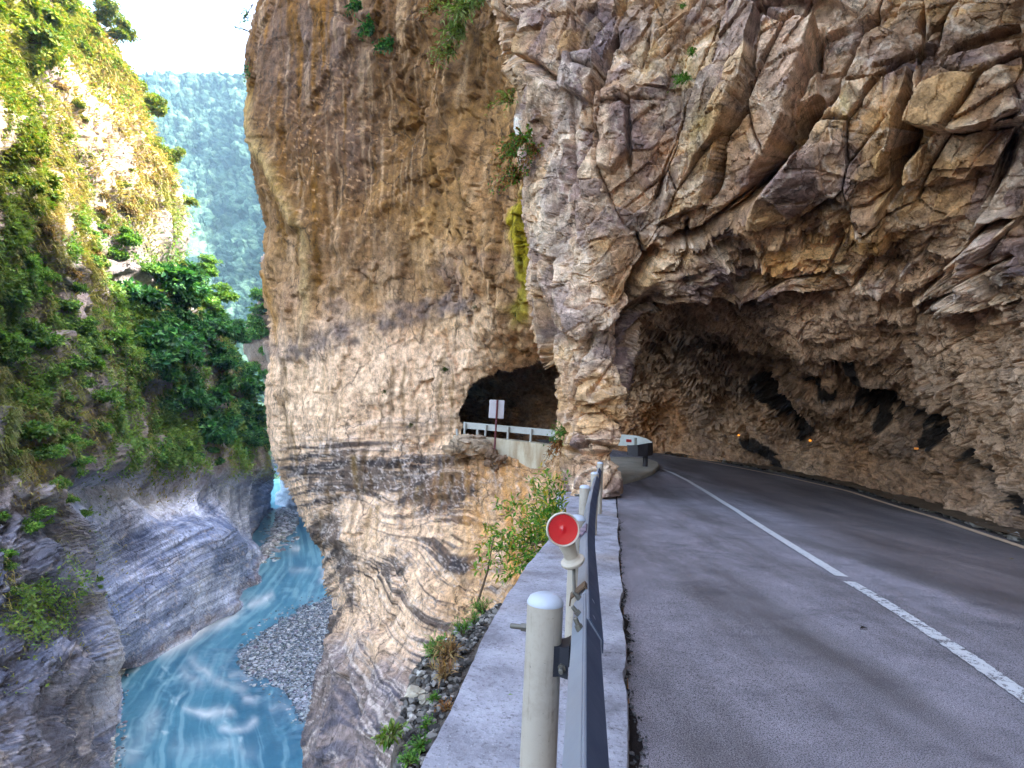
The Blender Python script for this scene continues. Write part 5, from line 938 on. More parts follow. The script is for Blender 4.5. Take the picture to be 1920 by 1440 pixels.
# ---- rubble strip outside the ledge
m = NT('rubble_bed', 0.95, 0.1); g = m.geo(); m.color(m.mix(lin(64, 54, 46), lin(142, 130, 118), m.ramp(m.noise(g, 26, 6, 0.75), [(0.35, 0), (0.65, 1)]))).normal(m.bump(m.noise(g, 40, 6, 0.7), 0.02, 1)); M_rub = m.m
OUT = [(735, 1560), (738, 1440), (748, 1340), (772, 1252), (812, 1208), (862, 1178), (905, 1150), (938, 1136)]
og = onz([p[0] for p in OUT], [p[1] for p in OUT], -0.07); oy = og[:, 1]; ox = lambda y: np.interp(y, oy, og[:, 0])
ys2 = np.arange(1.2, oy[-1], 0.03); n2 = len(ys2); rows = []
for sj in np.linspace(0, 1, 14):
    X = (ox(ys2)*(1-sj)+(LX(ys2)-0.02)*sj); rows.append(np.stack([X, ys2, -0.10+0.09*sj+0.03*fbm(v3(X*9, ys2*9, 0), 4, 83)], -1))
a0 = np.stack([ox(ys2)-0.02+0.03*fbm(v3(ys2*4, 0, 0), 3, 84), ys2, np.full(n2, -0.35)], -1); a1 = a0+np.array([-0.12, 0, -3.0])
V = np.stack([a1, a0]+rows, 1); w = V.shape[1]; idx = np.arange(n2*w).reshape(n2, w)
tag(mesh_np('ground', V.reshape(-1, 3), np.stack([idx[:-1, :-1], idx[:-1, 1:], idx[1:, 1:], idx[1:, :-1]], -1).reshape(-1, 4), M_rub), 'rubble filled strip outside the ledge', kind='structure')
r = np.random.default_rng(9); n = 900; yy = 1.5+(oy[-1]-1.6)*r.uniform(size=n)**1.2; sj = r.uniform(0.02, 0.93, n); xx = ox(yy)*(1-sj)+(LX(yy)-0.02)*sj
g_ = r.choice([0.025, 0.05, 0.09, 0.16, 0.26], n)[:, None]*np.array([1.05, 0.92, 0.80])
tag(cobbles('gravel', v3(xx, yy, -0.09+0.09*sj+0.008), r.uniform(0.008, 0.026, n), g_, M_stone, '', 0.7), 'small mixed pebbles filling the strip outside the ledge', kind='stuff')
for k, (x, y, s, el, c, lb) in enumerate([(782, 1300, .075, 1.9, (196, 182, 160), 'long cream slab of stone lying in the rubble strip'), (800, 1312, .070, 1.7, (172, 160, 142), 'long grey slab beside the cream slab in the rubble'), (776, 1350, .055, 1.1, (208, 196, 184), 'rounded white stone in the rubble near the frame bottom'), (800, 1272, .040, 1.2, (150, 140, 130), 'grey stone above the two long slabs'),
        (772, 1384, .05, 1.3, (60, 54, 54), 'black broken stone in the rubble by the outer edge'), (792, 1345, .042, 1.2, (70, 62, 58), 'dark stone between the white stone and the ledge'), (862, 1180, .075, 1.5, (150, 146, 150), 'grey stone at the far head of the rubble strip'), (905, 1147, .055, 1.4, (72, 66, 70), 'dark stone at the tip where the strip meets the ledge'),
        (812, 1240, .045, 1.3, (158, 148, 136), 'pale angular stone under the dry grass'), (838, 1212, .05, 1.2, (90, 84, 84), 'dark grey stone at the outer edge below the grass'), (788, 1262, .035, 1.5, (198, 190, 178), 'small cream stone at the outer edge of the strip')]):
    p = onz(x, y, -0.05); o = rockpiece('stone', p, (s*el*.42, s*.48, s*.4), k*1.3, lin(*c), M_stone, 60+k, 3, 0.3); tag(o, lb, 'stone')
# ================================================================ PLANTS
M_leaf = leaf_mat('leaves', 0.35); M_grass = leaf_mat('grass_blades', 0.3, 0.7)
M_twig = NT('twig_bark', 0.9, 0.1); M_twig.color(M_twig.mix(lin(86, 66, 50), lin(132, 108, 84), M_twig.noise(M_twig.geo(), 20, 4, 0.6))); M_twig = M_twig.m
def unit(v): return v/(np.linalg.norm(v, axis=-1, keepdims=True)+1e-9)
def leaves_geo(c, d, n, L, w, fold=0.18):
    """c base points, d leaf directions, n rough normals -> one folded quad each"""
    d = unit(d); s = unit(np.cross(d, n)); up = np.cross(s, d); L = L[:, None]; W = L*w
    V = np.stack([c, c+d*L*.48+s*W+up*L*fold*.5, c+d*L-up*L*fold*.3, c+d*L*.48-s*W+up*L*fold*.5], 1).reshape(-1, 3)
    return V, np.arange(len(c)*4).reshape(-1, 4)
def blades_geo(c, d, L, w, droop):
    d = unit(d); s = unit(np.cross(d, np.array([0, 0, 1.0])+0.01)); L = L[:, None]; w = w[:, None]; dr = np.array([0, 0, -1.0])*droop[:, None]
    m = c+d*L*.5+dr*L*.14; t = c+d*L*.86+dr*L*.62
    V = np.stack([c-s*w, c+s*w, m+s*w*.7, m-s*w*.7, t+s*w*.08, t-s*w*.08], 1).reshape(-1, 3); i = np.arange(len(c))[:, None]*6
    return V, np.concatenate([i+np.array([0, 1, 2, 3]), i+np.array([3, 2, 4, 5])])
def rv(r, n): return unit(r.normal(size=(n, 3)))
def pick(r, cols, n, jit=0.18):
    c = np.array(cols)[r.integers(0, len(cols), n)]; return np.clip(c*(1+jit*r.normal(size=(n, 1)))*(1+0.06*r.normal(size=(n, 3))), .004, .8)
def bush_mesh(name, seed, cols, clumps=16, per=70, leaf=0.22, flat=0.8, open_=0.30):
    r = np.random.default_rng(seed); cc = rv(r, clumps)*r.uniform(0.15, 0.80, (clumps, 1)); cc[:, 2] = np.abs(cc[:, 2])*flat; rad = r.uniform(0.22, 0.44, clumps)
    k = np.repeat(np.arange(clumps), per); n = len(k); o = rv(r, n); o[:, 2] = np.where(o[:, 2] < -0.3, -o[:, 2], o[:, 2]); p = cc[k]+o*rad[k][:, None]*r.uniform(0.55, 1.05, (n, 1))*np.array([1.15, 1.15, .75])
    d = unit(o*0.7+rv(r, n)*0.7+np.array([0, 0, -0.25])); nn = unit(o+np.array([0, 0, 1.2])+0.4*rv(r, n))
    V, q = leaves_geo(p, d, nn, r.uniform(.6, 1.25, n)*leaf, r.uniform(.22, .36, n)[:, None])
    tone = r.uniform(.75, 1.3, clumps); C = pick(r, cols, n)*tone[k][:, None]
    me = mesh_np(name, V, q, M_leaf, np.repeat(C, 4, 0), smooth=False)
    tv = MB()
    for j in range(0, clumps, 2): tv.tube([(0, 0, -0.15), tuple(cc[j]*0.55+np.array([0, 0, -.05])), tuple(cc[j])], [0.035, 0.022, 0.008], 5)
    t = tv.build('branches', M_twig); t.parent = me
    return me
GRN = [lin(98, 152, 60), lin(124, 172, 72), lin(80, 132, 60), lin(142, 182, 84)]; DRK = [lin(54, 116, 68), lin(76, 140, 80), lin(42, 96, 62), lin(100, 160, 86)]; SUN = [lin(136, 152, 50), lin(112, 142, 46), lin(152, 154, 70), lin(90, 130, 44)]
protos = {k: [bush_mesh('bush', s*10+j, cols, 15+4*j, 80, 0.20+0.03*j) for j in range(3)] for s, (k, cols) in enumerate([('g', GRN), ('d', DRK), ('s', SUN)])}
used = set(); rb_ = np.random.default_rng(21)
def put_bush(kind, p, nrm, size, label, group):
    j = int(rb_.integers(0, 3)); src = protos[kind][j]
    if src.name not in used: used.add(src.name); o = src; kids = list(src.children)
    else:
        o = src.copy(); COL.objects.link(o)
        for ch in src.children: c = ch.copy(); COL.objects.link(c); c.parent = o
    o.location = tuple(p+nrm*size*0.15); o.rotation_euler = (rb_.uniform(-.25, .25), rb_.uniform(-.25, .25), rb_.uniform(0, 6.28))
    s = size*rb_.uniform(.85, 1.15, 3); o.scale = tuple(s); tag(o, label, 'bush', group); return o
def scatter(poly, n, mind, ok, PXs, PYs):
    """spots on a rock face, spaced by their size in metres"""
    ins = np.where(inpoly(PXs, PYs, poly) & ok)[0]; out = []; tries = 0
    while len(out) < n and tries < 6000 and len(ins):
        i = int(rb_.choice(ins)); tries += 1
        if all(abs(PXs[i]-PXs[j])+abs(PYs[i]-PYs[j]) > mind for j in out): out.append(i)
    return out
for poly, n, md, kind, s0, s1, lab, grp in [
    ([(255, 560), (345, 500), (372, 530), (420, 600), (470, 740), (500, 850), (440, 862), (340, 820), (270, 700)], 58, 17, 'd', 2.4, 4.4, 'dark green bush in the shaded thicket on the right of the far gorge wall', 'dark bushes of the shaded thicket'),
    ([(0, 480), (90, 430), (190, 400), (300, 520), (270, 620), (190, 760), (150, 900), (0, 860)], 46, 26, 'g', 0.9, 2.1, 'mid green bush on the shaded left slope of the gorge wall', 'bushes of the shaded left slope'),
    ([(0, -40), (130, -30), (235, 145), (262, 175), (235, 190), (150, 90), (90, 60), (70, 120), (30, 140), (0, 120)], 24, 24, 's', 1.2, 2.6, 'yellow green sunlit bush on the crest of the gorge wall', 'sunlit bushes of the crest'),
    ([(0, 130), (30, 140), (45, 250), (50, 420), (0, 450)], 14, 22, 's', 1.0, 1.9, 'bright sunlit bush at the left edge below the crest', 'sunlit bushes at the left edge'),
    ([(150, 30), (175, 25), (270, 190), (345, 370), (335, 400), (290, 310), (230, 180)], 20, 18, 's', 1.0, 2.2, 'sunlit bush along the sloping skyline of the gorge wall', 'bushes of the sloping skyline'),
    ([(345, 480), (372, 515), (425, 600), (465, 690), (500, 815), (485, 815), (440, 700), (380, 590), (345, 530)], 16, 20, 'g', 1.7, 3.0, 'green bush on the lower skyline against the hazy hill', 'bushes of the lower skyline'),
    ([(50, 130), (160, 200), (280, 330), (320, 400), (220, 420), (90, 380)], 18, 34, 's', 0.5, 1.1, 'small dry bush on the sunlit rock slope', 'small bushes of the sunlit slope'),
    ([(0, 880), (150, 900), (165, 960), (60, 1010), (40, 1130), (0, 1200)], 12, 26, 'g', 0.5, 1.0, 'small bush above the dark rocks at the lower left', 'bushes above the dark rocks'),
    ([(100, 1090), (185, 1100), (185, 1150), (150, 1160)], 4, 18, 'g', 0.35, 0.6, 'tiny bush on the rib above the marble gully', 'tiny bushes of the rib'),
    ([(250, 840), (430, 850), (430, 880), (280, 870)], 7, 26, 'd', 0.8, 1.6, 'low bush rooted at the top of the bare marble block', 'low bushes over the marble')]:
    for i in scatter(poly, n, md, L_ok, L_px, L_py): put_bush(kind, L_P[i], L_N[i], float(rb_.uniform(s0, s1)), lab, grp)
DRYB = [lin(150, 124, 78), lin(126, 104, 66), lin(168, 146, 96)]; protos['y'] = [bush_mesh('bush', 70+j, DRYB, 13+3*j, 60, 0.24) for j in range(3)]
for i in scatter([(30, 60), (160, 120), (300, 300), (345, 400), (200, 520), (60, 560), (10, 300)], 22, 30, L_ok, L_px, L_py): put_bush('y', L_P[i], L_N[i], float(rb_.uniform(.6, 1.4)), 'dry straw brown bush on the upper slope of the gorge wall', 'dry bushes of the upper slope')
def tree(i, hgt, kind, label):
    hgt *= .72; p = L_P[i]; e = empty('tree', tuple(p), label, 'tree', 'trees with bare trunks on the gorge wall'); lean = unit(L_N[i]*np.array([1, 1, 0]))*hgt*rb_.uniform(.15, .5); tip = p+lean+np.array([0, 0, hgt]); m_ = p*.5+tip*.5+lean*.25
    MB().tube([p-L_N[i]*.3, p*.6+m_*.4, m_, tip], [hgt*.035, hgt*.028, hgt*.02, hgt*.008], 7).build('trunk', M_twig, e)
    for k in range(3):
        src = protos[kind][k]; c = src.copy(); c.name = 'crown'; COL.objects.link(c); s = hgt*rb_.uniform(.42, .62)
        for a in ('label', 'category', 'group'):
            if a in c: del c[a]
        c.location = tuple(tip+np.array([rb_.normal()*hgt*.16, rb_.normal()*hgt*.16, -hgt*.3*k])); c.scale = (s, s, s*rb_.uniform(.8, 1.15)); c.rotation_euler = (0, 0, rb_.uniform(0, 6)); bpy.context.view_layer.update(); adopt(c, e)
for x, y, hgt, kd in [(292, 215, 5.0, 's'), (312, 310, 4.2, 's'), (372, 525, 5.5, 'g'), (398, 575, 5.0, 'g'), (432, 655, 6, 'd'), (205, 85, 5, 's'), (168, 40, 4.6, 's'), (60, 560, 3.0, 'g'), (30, 690, 3.2, 'g'), (225, 470, 4.0, 'g'), (330, 560, 5, 'd'), (130, 640, 2.8, 'g'), (462, 735, 6, 'd')]:
    tree(int(np.argmin((L_px-x)**2+(L_py-y)**2+1e6*(~L_ok))), hgt, kd, 'small tree with a bare leaning trunk growing out of the gorge wall')
for i in scatter([(462, 560), (500, 540), (500, 790), (480, 690), (462, 650)], 9, 14, S_ok, S_px, S_py): put_bush('g', S_P[i], S_N[i], float(rb_.uniform(2.5, 4.5)), 'green bush on the pale spur beyond the buttress', 'bushes of the spur')
for lst in protos.values():
    for o in lst:
        if o.name not in used: bpy.data.objects.remove(o)
# hanging grass over the gorge wall
r = np.random.default_rng(33); wgt = np.clip(0.35+0.9*fbm(L_P*0.12, 4, 701), 0, 1)
wgt *= L_ok*(sst(920, 850, L_py)+0.5*blob(L_px, L_py, 40, 960, 90, 90)+0.25*blob(L_px, L_py, 60, 1100, 90, 90)+0.12*blob(L_px, L_py, 300, 880, 140, 30))*(L_px > -120)*(L_py > -60)
wgt *= 1-0.75*np.clip(blob(L_px, L_py, 300, 470, 60, 90)+blob(L_px, L_py, 200, 660, 36, 120)+blob(L_px, L_py, 90, 130, 40, 60)+blob(L_px, L_py, 150, 230, 40, 90)+0.8*blob(L_px, L_py, 60, 600, 60, 50)+blob(L_px, L_py, 200, 900, 60, 50), 0, 1)
wgt *= 1+1.2*np.clip(blob(L_px, L_py, 60, 820, 90, 110)+blob(L_px, L_py, 150, 520, 70, 120)+blob(L_px, L_py, 200, 140, 60, 60), 0, 1)
n = 60000; i = r.choice(len(wgt), n, p=wgt/wgt.sum()); dist = np.linalg.norm(L_P[i]-CAM, axis=1)
d = unit(L_N[i]+0.5*rv(r, n)+np.array([0, 0, 0.5])); Ln = dist*r.uniform(.006, .020, n); V, q = blades_geo(L_P[i]+0.004*dist[:, None]*rv(r, n), d, Ln, dist*r.uniform(.0006, .0013, n), r.uniform(.4, 1.6, n))
tone = np.clip(0.5+0.8*fbm(L_P[i]*0.15, 3, 705)+0.5*sst(440, 330, L_py[i])*sst(60, 120, L_px[i]), 0, 1); C = pick(r, [lin(142, 168, 80), lin(164, 176, 100), lin(118, 152, 68)], n)*(1-tone[:, None])+pick(r, [lin(190, 178, 112), lin(168, 166, 88), lin(184, 158, 104)], n)*tone[:, None]
tag(mesh_np('grass', V, q, M_grass, np.repeat(C, 6, 0), smooth=False), 'long drooping grass covering the ledges of the gorge wall', kind='stuff')

# low leafy ground cover knitting the slope together
r = np.random.default_rng(44); pat = fbm(L_P*0.14, 4, 751)+0.5*fbm(L_P*0.5, 3, 752); gm = sst(-0.12, 0.25, pat)*L_ok*sst(900, 830, L_py)*(L_px > -40)*(L_py > -60)
gm *= 1-0.95*np.clip(blob(L_px, L_py, 300, 460, 70, 60)+blob(L_px, L_py, 205, 680, 34, 110)+1.1*blob(L_px, L_py, 220, 290, 110, 130)+1.1*blob(L_px, L_py, 95, 170, 60, 80)+blob(L_px, L_py, 290, 360, 70, 60), 0, 1)
gm *= 1-0.72*sst(440, 330, L_py)*sst(30, 110, L_px)
gm += L_ok*0.35*sst(0.15, 0.4, pat)*(blob(L_px, L_py, 40, 950, 90, 70)+blob(L_px, L_py, 40, 1100, 60, 80)+0.6*blob(L_px, L_py, 330, 860, 130, 24))
n = 110000; i = r.choice(len(gm), n, p=gm/gm.sum()); dist = np.linalg.norm(L_P[i]-CAM, axis=1); o = rv(r, n)
V, q = leaves_geo(L_P[i]+L_N[i]*(dist*r.uniform(.001, .012, n))[:, None]*np.clip(pat[i]+.6, .3, 1.4)[:, None]+o*0.003*dist[:, None], unit(L_N[i]*.5+o+np.array([0, 0, -.3])), unit(L_N[i]+np.array([0, 0, 1.1])+.5*rv(r, n)), dist*r.uniform(.0030, .0062, n), r.uniform(.24, .4, n)[:, None])
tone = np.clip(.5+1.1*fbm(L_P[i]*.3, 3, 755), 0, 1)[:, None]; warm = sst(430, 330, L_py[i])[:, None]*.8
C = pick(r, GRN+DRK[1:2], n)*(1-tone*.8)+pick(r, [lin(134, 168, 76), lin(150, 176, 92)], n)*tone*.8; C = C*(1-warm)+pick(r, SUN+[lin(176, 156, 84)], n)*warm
tag(mesh_np('ground_cover', V, q, M_leaf, np.repeat(C, 4, 0), smooth=False), 'low leafy scrub matted over the slopes of the gorge wall', kind='stuff')

# ---- plants on the near rock
def clump(name, root, out, n, L, leafl, cols, label, cat, seed, group=None, droop=0.8, spread=0.8, leafn=14, stalk=True, width=.22):
    r = np.random.default_rng(seed); out = np.array(out, float); cs, ds, ns, Ls = [], [], [], []; mb = MB(); ts = np.linspace(0, 1, 6)
    for k in range(n):
        d = unit(out+spread*rv(r, 1)[0]); Lk = L*r.uniform(.5, 1.15); dz = droop*r.uniform(.5, 1.3)
        c = np.array(root)+0.06*L*rv(r, 1)[0]; pts = c+d*(ts*Lk)[:, None]+np.array([0, 0, -1.0])*(dz*Lk*ts**2*.7)[:, None]
        if stalk: mb.tube(pts, [0.010*L*(1-.85*t) for t in ts], 5)
        t = r.uniform(.15, 1, leafn); p = np.stack([np.interp(t, ts, pts[:, a]) for a in range(3)], -1); tg = unit(pts[-1]-pts[-3]); sd = unit(np.cross(tg, rv(r, 1)[0]))
        cs.append(p); ds.append(unit(tg*.8+sd*np.where(r.uniform(size=leafn) < .5, -1, 1)[:, None]*.8+.35*rv(r, leafn))); ns.append(rv(r, leafn)*.5+np.array([0, 0, 1.0])); Ls.append(leafl*r.uniform(.6, 1.2, leafn)*(1.1-.5*t))
    V, q = leaves_geo(np.concatenate(cs), np.concatenate(ds), np.concatenate(ns), np.concatenate(Ls), width); m = len(q); C = pick(r, cols, m)
    e = empty(name, tuple(root), label, cat, group); adopt(mesh_np('leaves', V, q, M_leaf, np.repeat(C, 4, 0), smooth=False), e)
    if stalk: mb.build('stems', M_twig, e)
    return e
ORG = [lin(176, 120, 62), lin(150, 96, 52), lin(190, 140, 84)]; FRN = [lin(96, 150, 50), lin(120, 164, 60), lin(80, 132, 52)]; PALE = [lin(150, 176, 92), lin(128, 160, 80), lin(170, 182, 110)]
def Ya(x, y): return float(dA(np.array([float(x)]), np.array([float(y)]))[0])
def Yb(x, y): return float(dB0(np.array([float(x)]), np.array([float(y)]))[0])
for k, (x, y, Y, L_, n, cols, lb) in enumerate([
    (985, 262, 13.4, 0.62, 22, FRN+ORG[:1], 'green and rust fern high on the pillar edge, just above the pale scar'), (1005, 285, 13.2, 0.50, 16, ORG+FRN[:1], 'rust coloured dead fern beside the pale scar on the pillar'), (962, 290, 13.9, 0.55, 18, FRN+ORG, 'fern hanging lowest left of the pale scar'), (975, 335, 13.6, 0.60, 18, ORG+FRN, 'drooping rust fern above the moss streak'),
    (958, 190, 14.2, 0.55, 14, PALE+ORG[:1], 'thin pale fern on the pillar edge near the dark notch'), (1300, 100, 10.35, 0.22, 12, FRN, 'small fern in the crack upper centre of the roof'), (1283, 150, 10.55, 0.32, 16, FRN, 'larger fern lower in the same crack of the roof'), (1281, 14, 10.4, 0.16, 10, FRN, 'tiny fern in the crack at the top of the frame')]):
    b = at(x, y, Y-0.25); clump('fern', b, (-0.5, -0.8, 0.25), int(n*1.7), L_*(1.35 if x < 1020 else 1), L_*.24, cols, lb, 'fern', 800+k, 'ferns rooted in the rock', 1.0, .8, 16)
for k, (x, y, L_, n, cols, lb) in enumerate([(880, 20, 1.5, 34, PALE, 'pale green grass clump hanging at the top of the buttress'), (868, 62, 1.3, 26, PALE, 'pale grass clump just below the topmost one'), (850, 100, 1.2, 20, PALE+ORG[:1], 'thin yellowing grass clump lower on the buttress rib'), (905, 5, 1.1, 20, PALE, 'grass clump by the dark cleft at the top'), (820, 20, 1.0, 16, PALE+ORG, 'sparse dry grass clump on the brown rock at the top'),
        (700, 55, 1.0, 20, DRK, 'dark green plant in the slanting cleft of the buttress'), (735, 90, 0.9, 18, DRK, 'dark green plant at the lower end of the slanting cleft'), (675, 18, 0.9, 18, DRK, 'dark green plant at the upper end of the slanting cleft')]):
    b = at(x, y, Ya(x, y)-0.7); clump('grass_clump' if k < 5 else 'cliff_plant', b, (-0.4, -0.8, 0.2), int(n*1.6), L_*1.15, L_*.35, cols, lb, 'plant', 830+k, 'plants hanging on the buttress', 1.3, .6, 8, True, .12 if k < 5 else .25)
for k, (x, y, L_, lb) in enumerate([(835, 690, .28, 'small tuft on the banded wall left of the window'), (722, 733, .22, 'tiny tuft on a dark drip stain of the banded wall'), (893, 575, .2, 'tiny tuft on the rock above the window'), (975, 590, .36, 'moss cushion hanging on the pillar seam'), (771, 795, .2, 'tiny tuft on the long drip stain beside the window')]):
    b = at(x, y, Ya(x, y)-0.35); clump('tuft', b, (-0.2, -0.8, 0.1), 26, L_, L_*.5, [lin(96, 110, 34), lin(80, 94, 36)], lb, 'tuft', 850+k, 'tufts on the banded wall', 1.0, .9, 5)
# fern with dry skirt on the pillar edge beside the window
b = at(1060, 812, 12.6); clump('fern', b, (-0.6, -0.6, 0.35), 22, 0.50, .09, FRN, 'fresh green fern on the pillar beside the window', 'fern', 860, None, 0.7, .6, 16); b = at(1052, 826, 12.7); clump('dry_fern', b, (-0.5, -0.5, -0.2), 26, 0.46, .11, ORG, 'dry rust skirt of dead fronds hanging beside the window', 'fern', 861, None, 1.4, .5, 10)
# yellow green shrub growing up outside the ledge
r = np.random.default_rng(77); root = at(1052, 1010, 8.9); e = empty('shrub', tuple(root), 'yellow green narrow leaved shrub growing outside the ledge behind the red reflector', 'shrub')
mb = MB(); cs, ds, ns, Ls = [], [], [], []
tips = [(1030, 905), (1005, 930), (1046, 900), (985, 945), (1040, 950), (1012, 965), (975, 985), (1000, 1005), (1035, 990), (952, 1000), (985, 1040), (965, 1055), (1010, 1045), (925, 985), (905, 1030), (895, 1060), (940, 1020), (1058, 940), (960, 940), (1022, 1025), (1050, 965), (930, 940), (1020, 885), (945, 1080), (915, 1010), (1000, 900)]
for x, y in tips:
    t = at(x+r.normal()*4, y+r.normal()*4, r.uniform(8.2, 10.0)); m_ = root*.5+t*.5+np.array([r.normal()*.10, 0, -.10]); ts = np.linspace(0, 1, 8)[:, None]; pts = root*(1-ts)**2+2*m_*ts*(1-ts)+t*ts*ts
    mb.tube(pts, [0.009*(1-.8*k/7) for k in range(8)], 6)
    for a in (0.45, 0.62, 0.75, 0.87, 1.0):
        p = pts[int(a*7)]; n = int(r.integers(12, 20)); cs.append(p+0.09*rv(r, n)); ds.append(unit(rv(r, n)+unit(t-root)*.5+np.array([0, 0, -.2]))); ns.append(rv(r, n)*.6+np.array([0, 0, 1.])); Ls.append(r.uniform(.07, .15, n))
V, q = leaves_geo(np.concatenate(cs), np.concatenate(ds), np.concatenate(ns), np.concatenate(Ls), .17); C = pick(r, [lin(104, 158, 52), lin(128, 176, 62), lin(84, 140, 54), lin(150, 180, 66), lin(206, 186, 60)], len(q))
adopt(mesh_np('leaves', V, q, M_leaf, np.repeat(C, 4, 0), smooth=False), e); mb.build('stems', M_twig, e)
# bare leaning sapling stem below the shrub
s0, s1 = at(892, 1140, 8.2), at(925, 1010, 9.4); o = MB().tube([s0, s0*.5+s1*.5+np.array([.04, 0, 0]), s1], [0.022, 0.017, 0.008], 8).build('sapling', M_twig); tag(o, 'bare thin sapling stem leaning in front of the ochre rock', 'sapling')
# weeds and dry stalks of the rubble strip
DRY = [lin(176, 140, 92), lin(150, 112, 70), lin(196, 164, 112)]
for k, (x, y, L_, n, cols, dr, lb) in enumerate([(812, 1232, .16, 40, GRN+PALE, .5, 'green grass tuft at the outer head of the rubble strip'), (845, 1240, .20, 46, DRY, .4, 'dry straw coloured grass in the middle of the rubble strip'), (835, 1275, .17, 34, DRY, .4, 'dry stalks beside the long stone slabs'), (868, 1190, .16, 34, FRN, .5, 'bright green tuft halfway up the rubble strip'), (905, 1150, .17, 34, FRN+PALE, .5, 'bright green tuft at the tip of the rubble strip'), (888, 1168, .13, 26, FRN, .5, 'small bright tuft between the two tip tufts'),
        (815, 1318, .08, 16, FRN, .6, 'small seedling next to the long grey slab'), (803, 1368, .09, 18, FRN, .6, 'broad leaved seedling in the lower rubble'), (790, 1410, .10, 30, GRN+FRN, .7, 'low green weed by the ledge at the frame bottom'), (770, 1436, .10, 26, GRN, .7, 'low weed at the very bottom of the strip'), (735, 1392, .16, 22, PALE+SUN, .8, 'yellow green plant hanging outside the rubble strip'), (838, 1338, .10, 22, ORG, .5, 'reddish dry stalks against the ledge'), (825, 1222, .14, 24, GRN, .6, 'dark green grass beside the pale angular stone')]):
    b = onz(x, y, -0.03); clump('weed', b, (-0.15, -0.1, 1.0), n, L_, L_*(.45 if dr < .55 else .3), cols, lb, 'plant', 900+k, 'weeds in the rubble strip', dr, .55, 4 if dr < .55 else 8, True, .07 if dr < .55 else .2)
# twigs hanging off the skyline of the buttress
for k, (x, y, dx, dy, lb) in enumerate([(470, 60, -38, -8, 'bare twig sticking out from the top of the buttress'), (474, 8, -22, 26, 'leafy twig at the very top of the buttress skyline'), (468, 105, -10, 40, 'thin leafy twig hanging down the buttress skyline')]):
    r = np.random.default_rng(950+k); mb = MB(); a = at(x, y, 33.5); cs = []; bt = []
    for j in range(5):
        t = at(x+dx*r.uniform(.6, 1.1)+r.normal()*5, y+dy+r.normal()*9, 33.5+r.normal()*.5); m_ = (a+t)/2+rv(r, 1)[0]*.12; mb.tube([a, m_, t], [.025, .016, .006], 5)
        nl = 2 if k == 0 else 16; cs.append(t+(m_-t)*r.uniform(0, .9, (nl, 1))+.07*rv(r, nl))
    c = np.concatenate(cs); V, q = leaves_geo(c, rv(r, len(c)), rv(r, len(c)), r.uniform(.1, .22, len(c)), .3)
    e = empty('branch', tuple(a), lb, 'branch'); adopt(mesh_np('leaves', V, q, M_leaf, np.repeat(pick(r, DRK, len(c)), 4, 0), smooth=False), e); mb.build('stems', M_twig, e)
# fallen leaves on ledge and road
for k, (x, y, z, lb) in enumerate([(952, 1303, .07, 'small fallen leaf on the concrete ledge'), (1612, 1178, .016, 'dark fallen leaf on the asphalt'), (1893, 1048, .016, 'pale fallen leaf near the right edge of the road')]):
    p = onz(x, y, z); V, q = leaves_geo(p[None], np.array([[1, .3, .05]]), np.array([[0, 0, 1.0]]), np.array([.03 if k == 0 else .09]), .22); o = mesh_np('leaf', V-p, q, M_leaf, np.tile([[lin(120, 150, 50), lin(40, 34, 30), lin(150, 130, 80)][k]], (4, 1)), smooth=False); o.location = p; tag(o, lb, 'leaf')

# ================================================================ LIGHT, AIR, CAMERA
SUN_EL, SUN_AZ = 47.0, -8.0                          # azimuth from +X towards +Y
dS = Vector((math.cos(math.radians(SUN_EL))*math.cos(math.radians(SUN_AZ)), math.cos(math.radians(SUN_EL))*math.sin(math.radians(SUN_AZ)), math.sin(math.radians(SUN_EL))))
sl = bpy.data.lights.new('sun', 'SUN'); sl.energy = 2.0; sl.angle = math.radians(0.5); sl.color = (1.0, 0.93, 0.80)
so = bpy.data.objects.new('sun', sl); COL.objects.link(so); so.rotation_euler = (-dS).to_track_quat('-Z', 'Y').to_euler()
wd = bpy.data.worlds.new('World'); SC.world = wd; wd.use_nodes = True; nt = wd.node_tree; bg = nt.nodes['Background']
sk = nt.nodes.new('ShaderNodeTexSky'); sk.sky_type = 'NISHITA'; sk.sun_disc = False; sk.sun_elevation = math.radians(SUN_EL); sk.sun_rotation = math.radians(90-SUN_AZ); sk.dust_density = 4.0; sk.ozone_density = 1.0; sk.air_density = 1.0
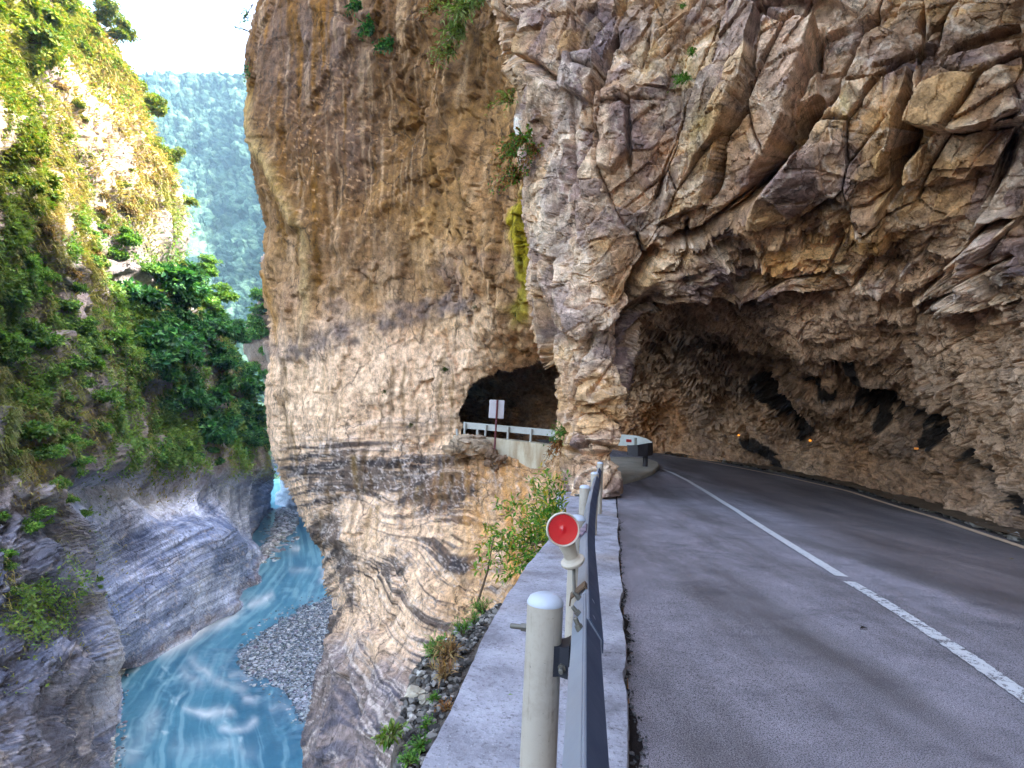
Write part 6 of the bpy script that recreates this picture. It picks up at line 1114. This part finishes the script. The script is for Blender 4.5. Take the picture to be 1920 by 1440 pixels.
mx = nt.nodes.new('ShaderNodeMix'); mx.data_type = 'RGBA'; mx.blend_type = 'MULTIPLY'; mx.inputs['Factor'].default_value = 1.0; mx.inputs[7].default_value = (1.06, 1.0, 0.93, 1)
nt.links.new(sk.outputs[0], mx.inputs[6]); nt.links.new(mx.outputs[2], bg.inputs[0]); bg.inputs[1].default_value = 0.15
hb = MB().box((50, 320, 60), 760, 860, 620-0, bev=0).build('haze', None, smooth=False) if False else None
bm = bmesh.new(); bmesh.ops.create_cube(bm, size=1.0); me = bpy.data.meshes.new('haze'); bm.to_mesh(me); bm.free(); hz = bpy.data.objects.new('haze', me); COL.objects.link(hz)
hz.scale = (1100, 1000, 640); hz.location = (0, 330, WZ-30+320); tag(hz, 'thin sunlit haze hanging in the gorge', kind='stuff')
m = bpy.data.materials.new('haze_air'); m.use_nodes = True; m.node_tree.nodes.clear(); po = m.node_tree.nodes.new('ShaderNodeOutputMaterial'); pv = m.node_tree.nodes.new('ShaderNodeVolumePrincipled')
pv.inputs['Color'].default_value = (0.40, 0.68, 1.0, 1); pv.inputs['Density'].default_value = 0.00018; pv.inputs['Anisotropy'].default_value = 0.0; m.node_tree.links.new(pv.outputs[0], po.inputs['Volume']); me.materials.append(m)
cd = bpy.data.cameras.new('camera'); cam = bpy.data.objects.new('camera', cd); COL.objects.link(cam); cd.sensor_width = 36; cd.lens = 36*F/1920; cd.clip_end = 5000; cd.clip_start = 0.05
cam.matrix_world = Matrix([[RT[i], UP[i], -FW[i], CAM[i]] for i in range(3)]+[[0, 0, 0, 1]]); SC.camera = cam
SC.view_settings.view_transform = 'Standard'; SC.view_settings.look = 'None'; SC.view_settings.gamma = 1; SC.view_settings.exposure = 3.62
cy = SC.cycles; cy.max_bounces = 10; cy.diffuse_bounces = 6; cy.glossy_bounces = 3; cy.transmission_bounces = 4; cy.volume_bounces = 0; cy.use_denoising = True; cy.use_adaptive_sampling = True; cy.adaptive_threshold = 0.02; cy.sample_clamp_indirect = 6; cy.caustics_reflective = False; cy.caustics_refractive = False
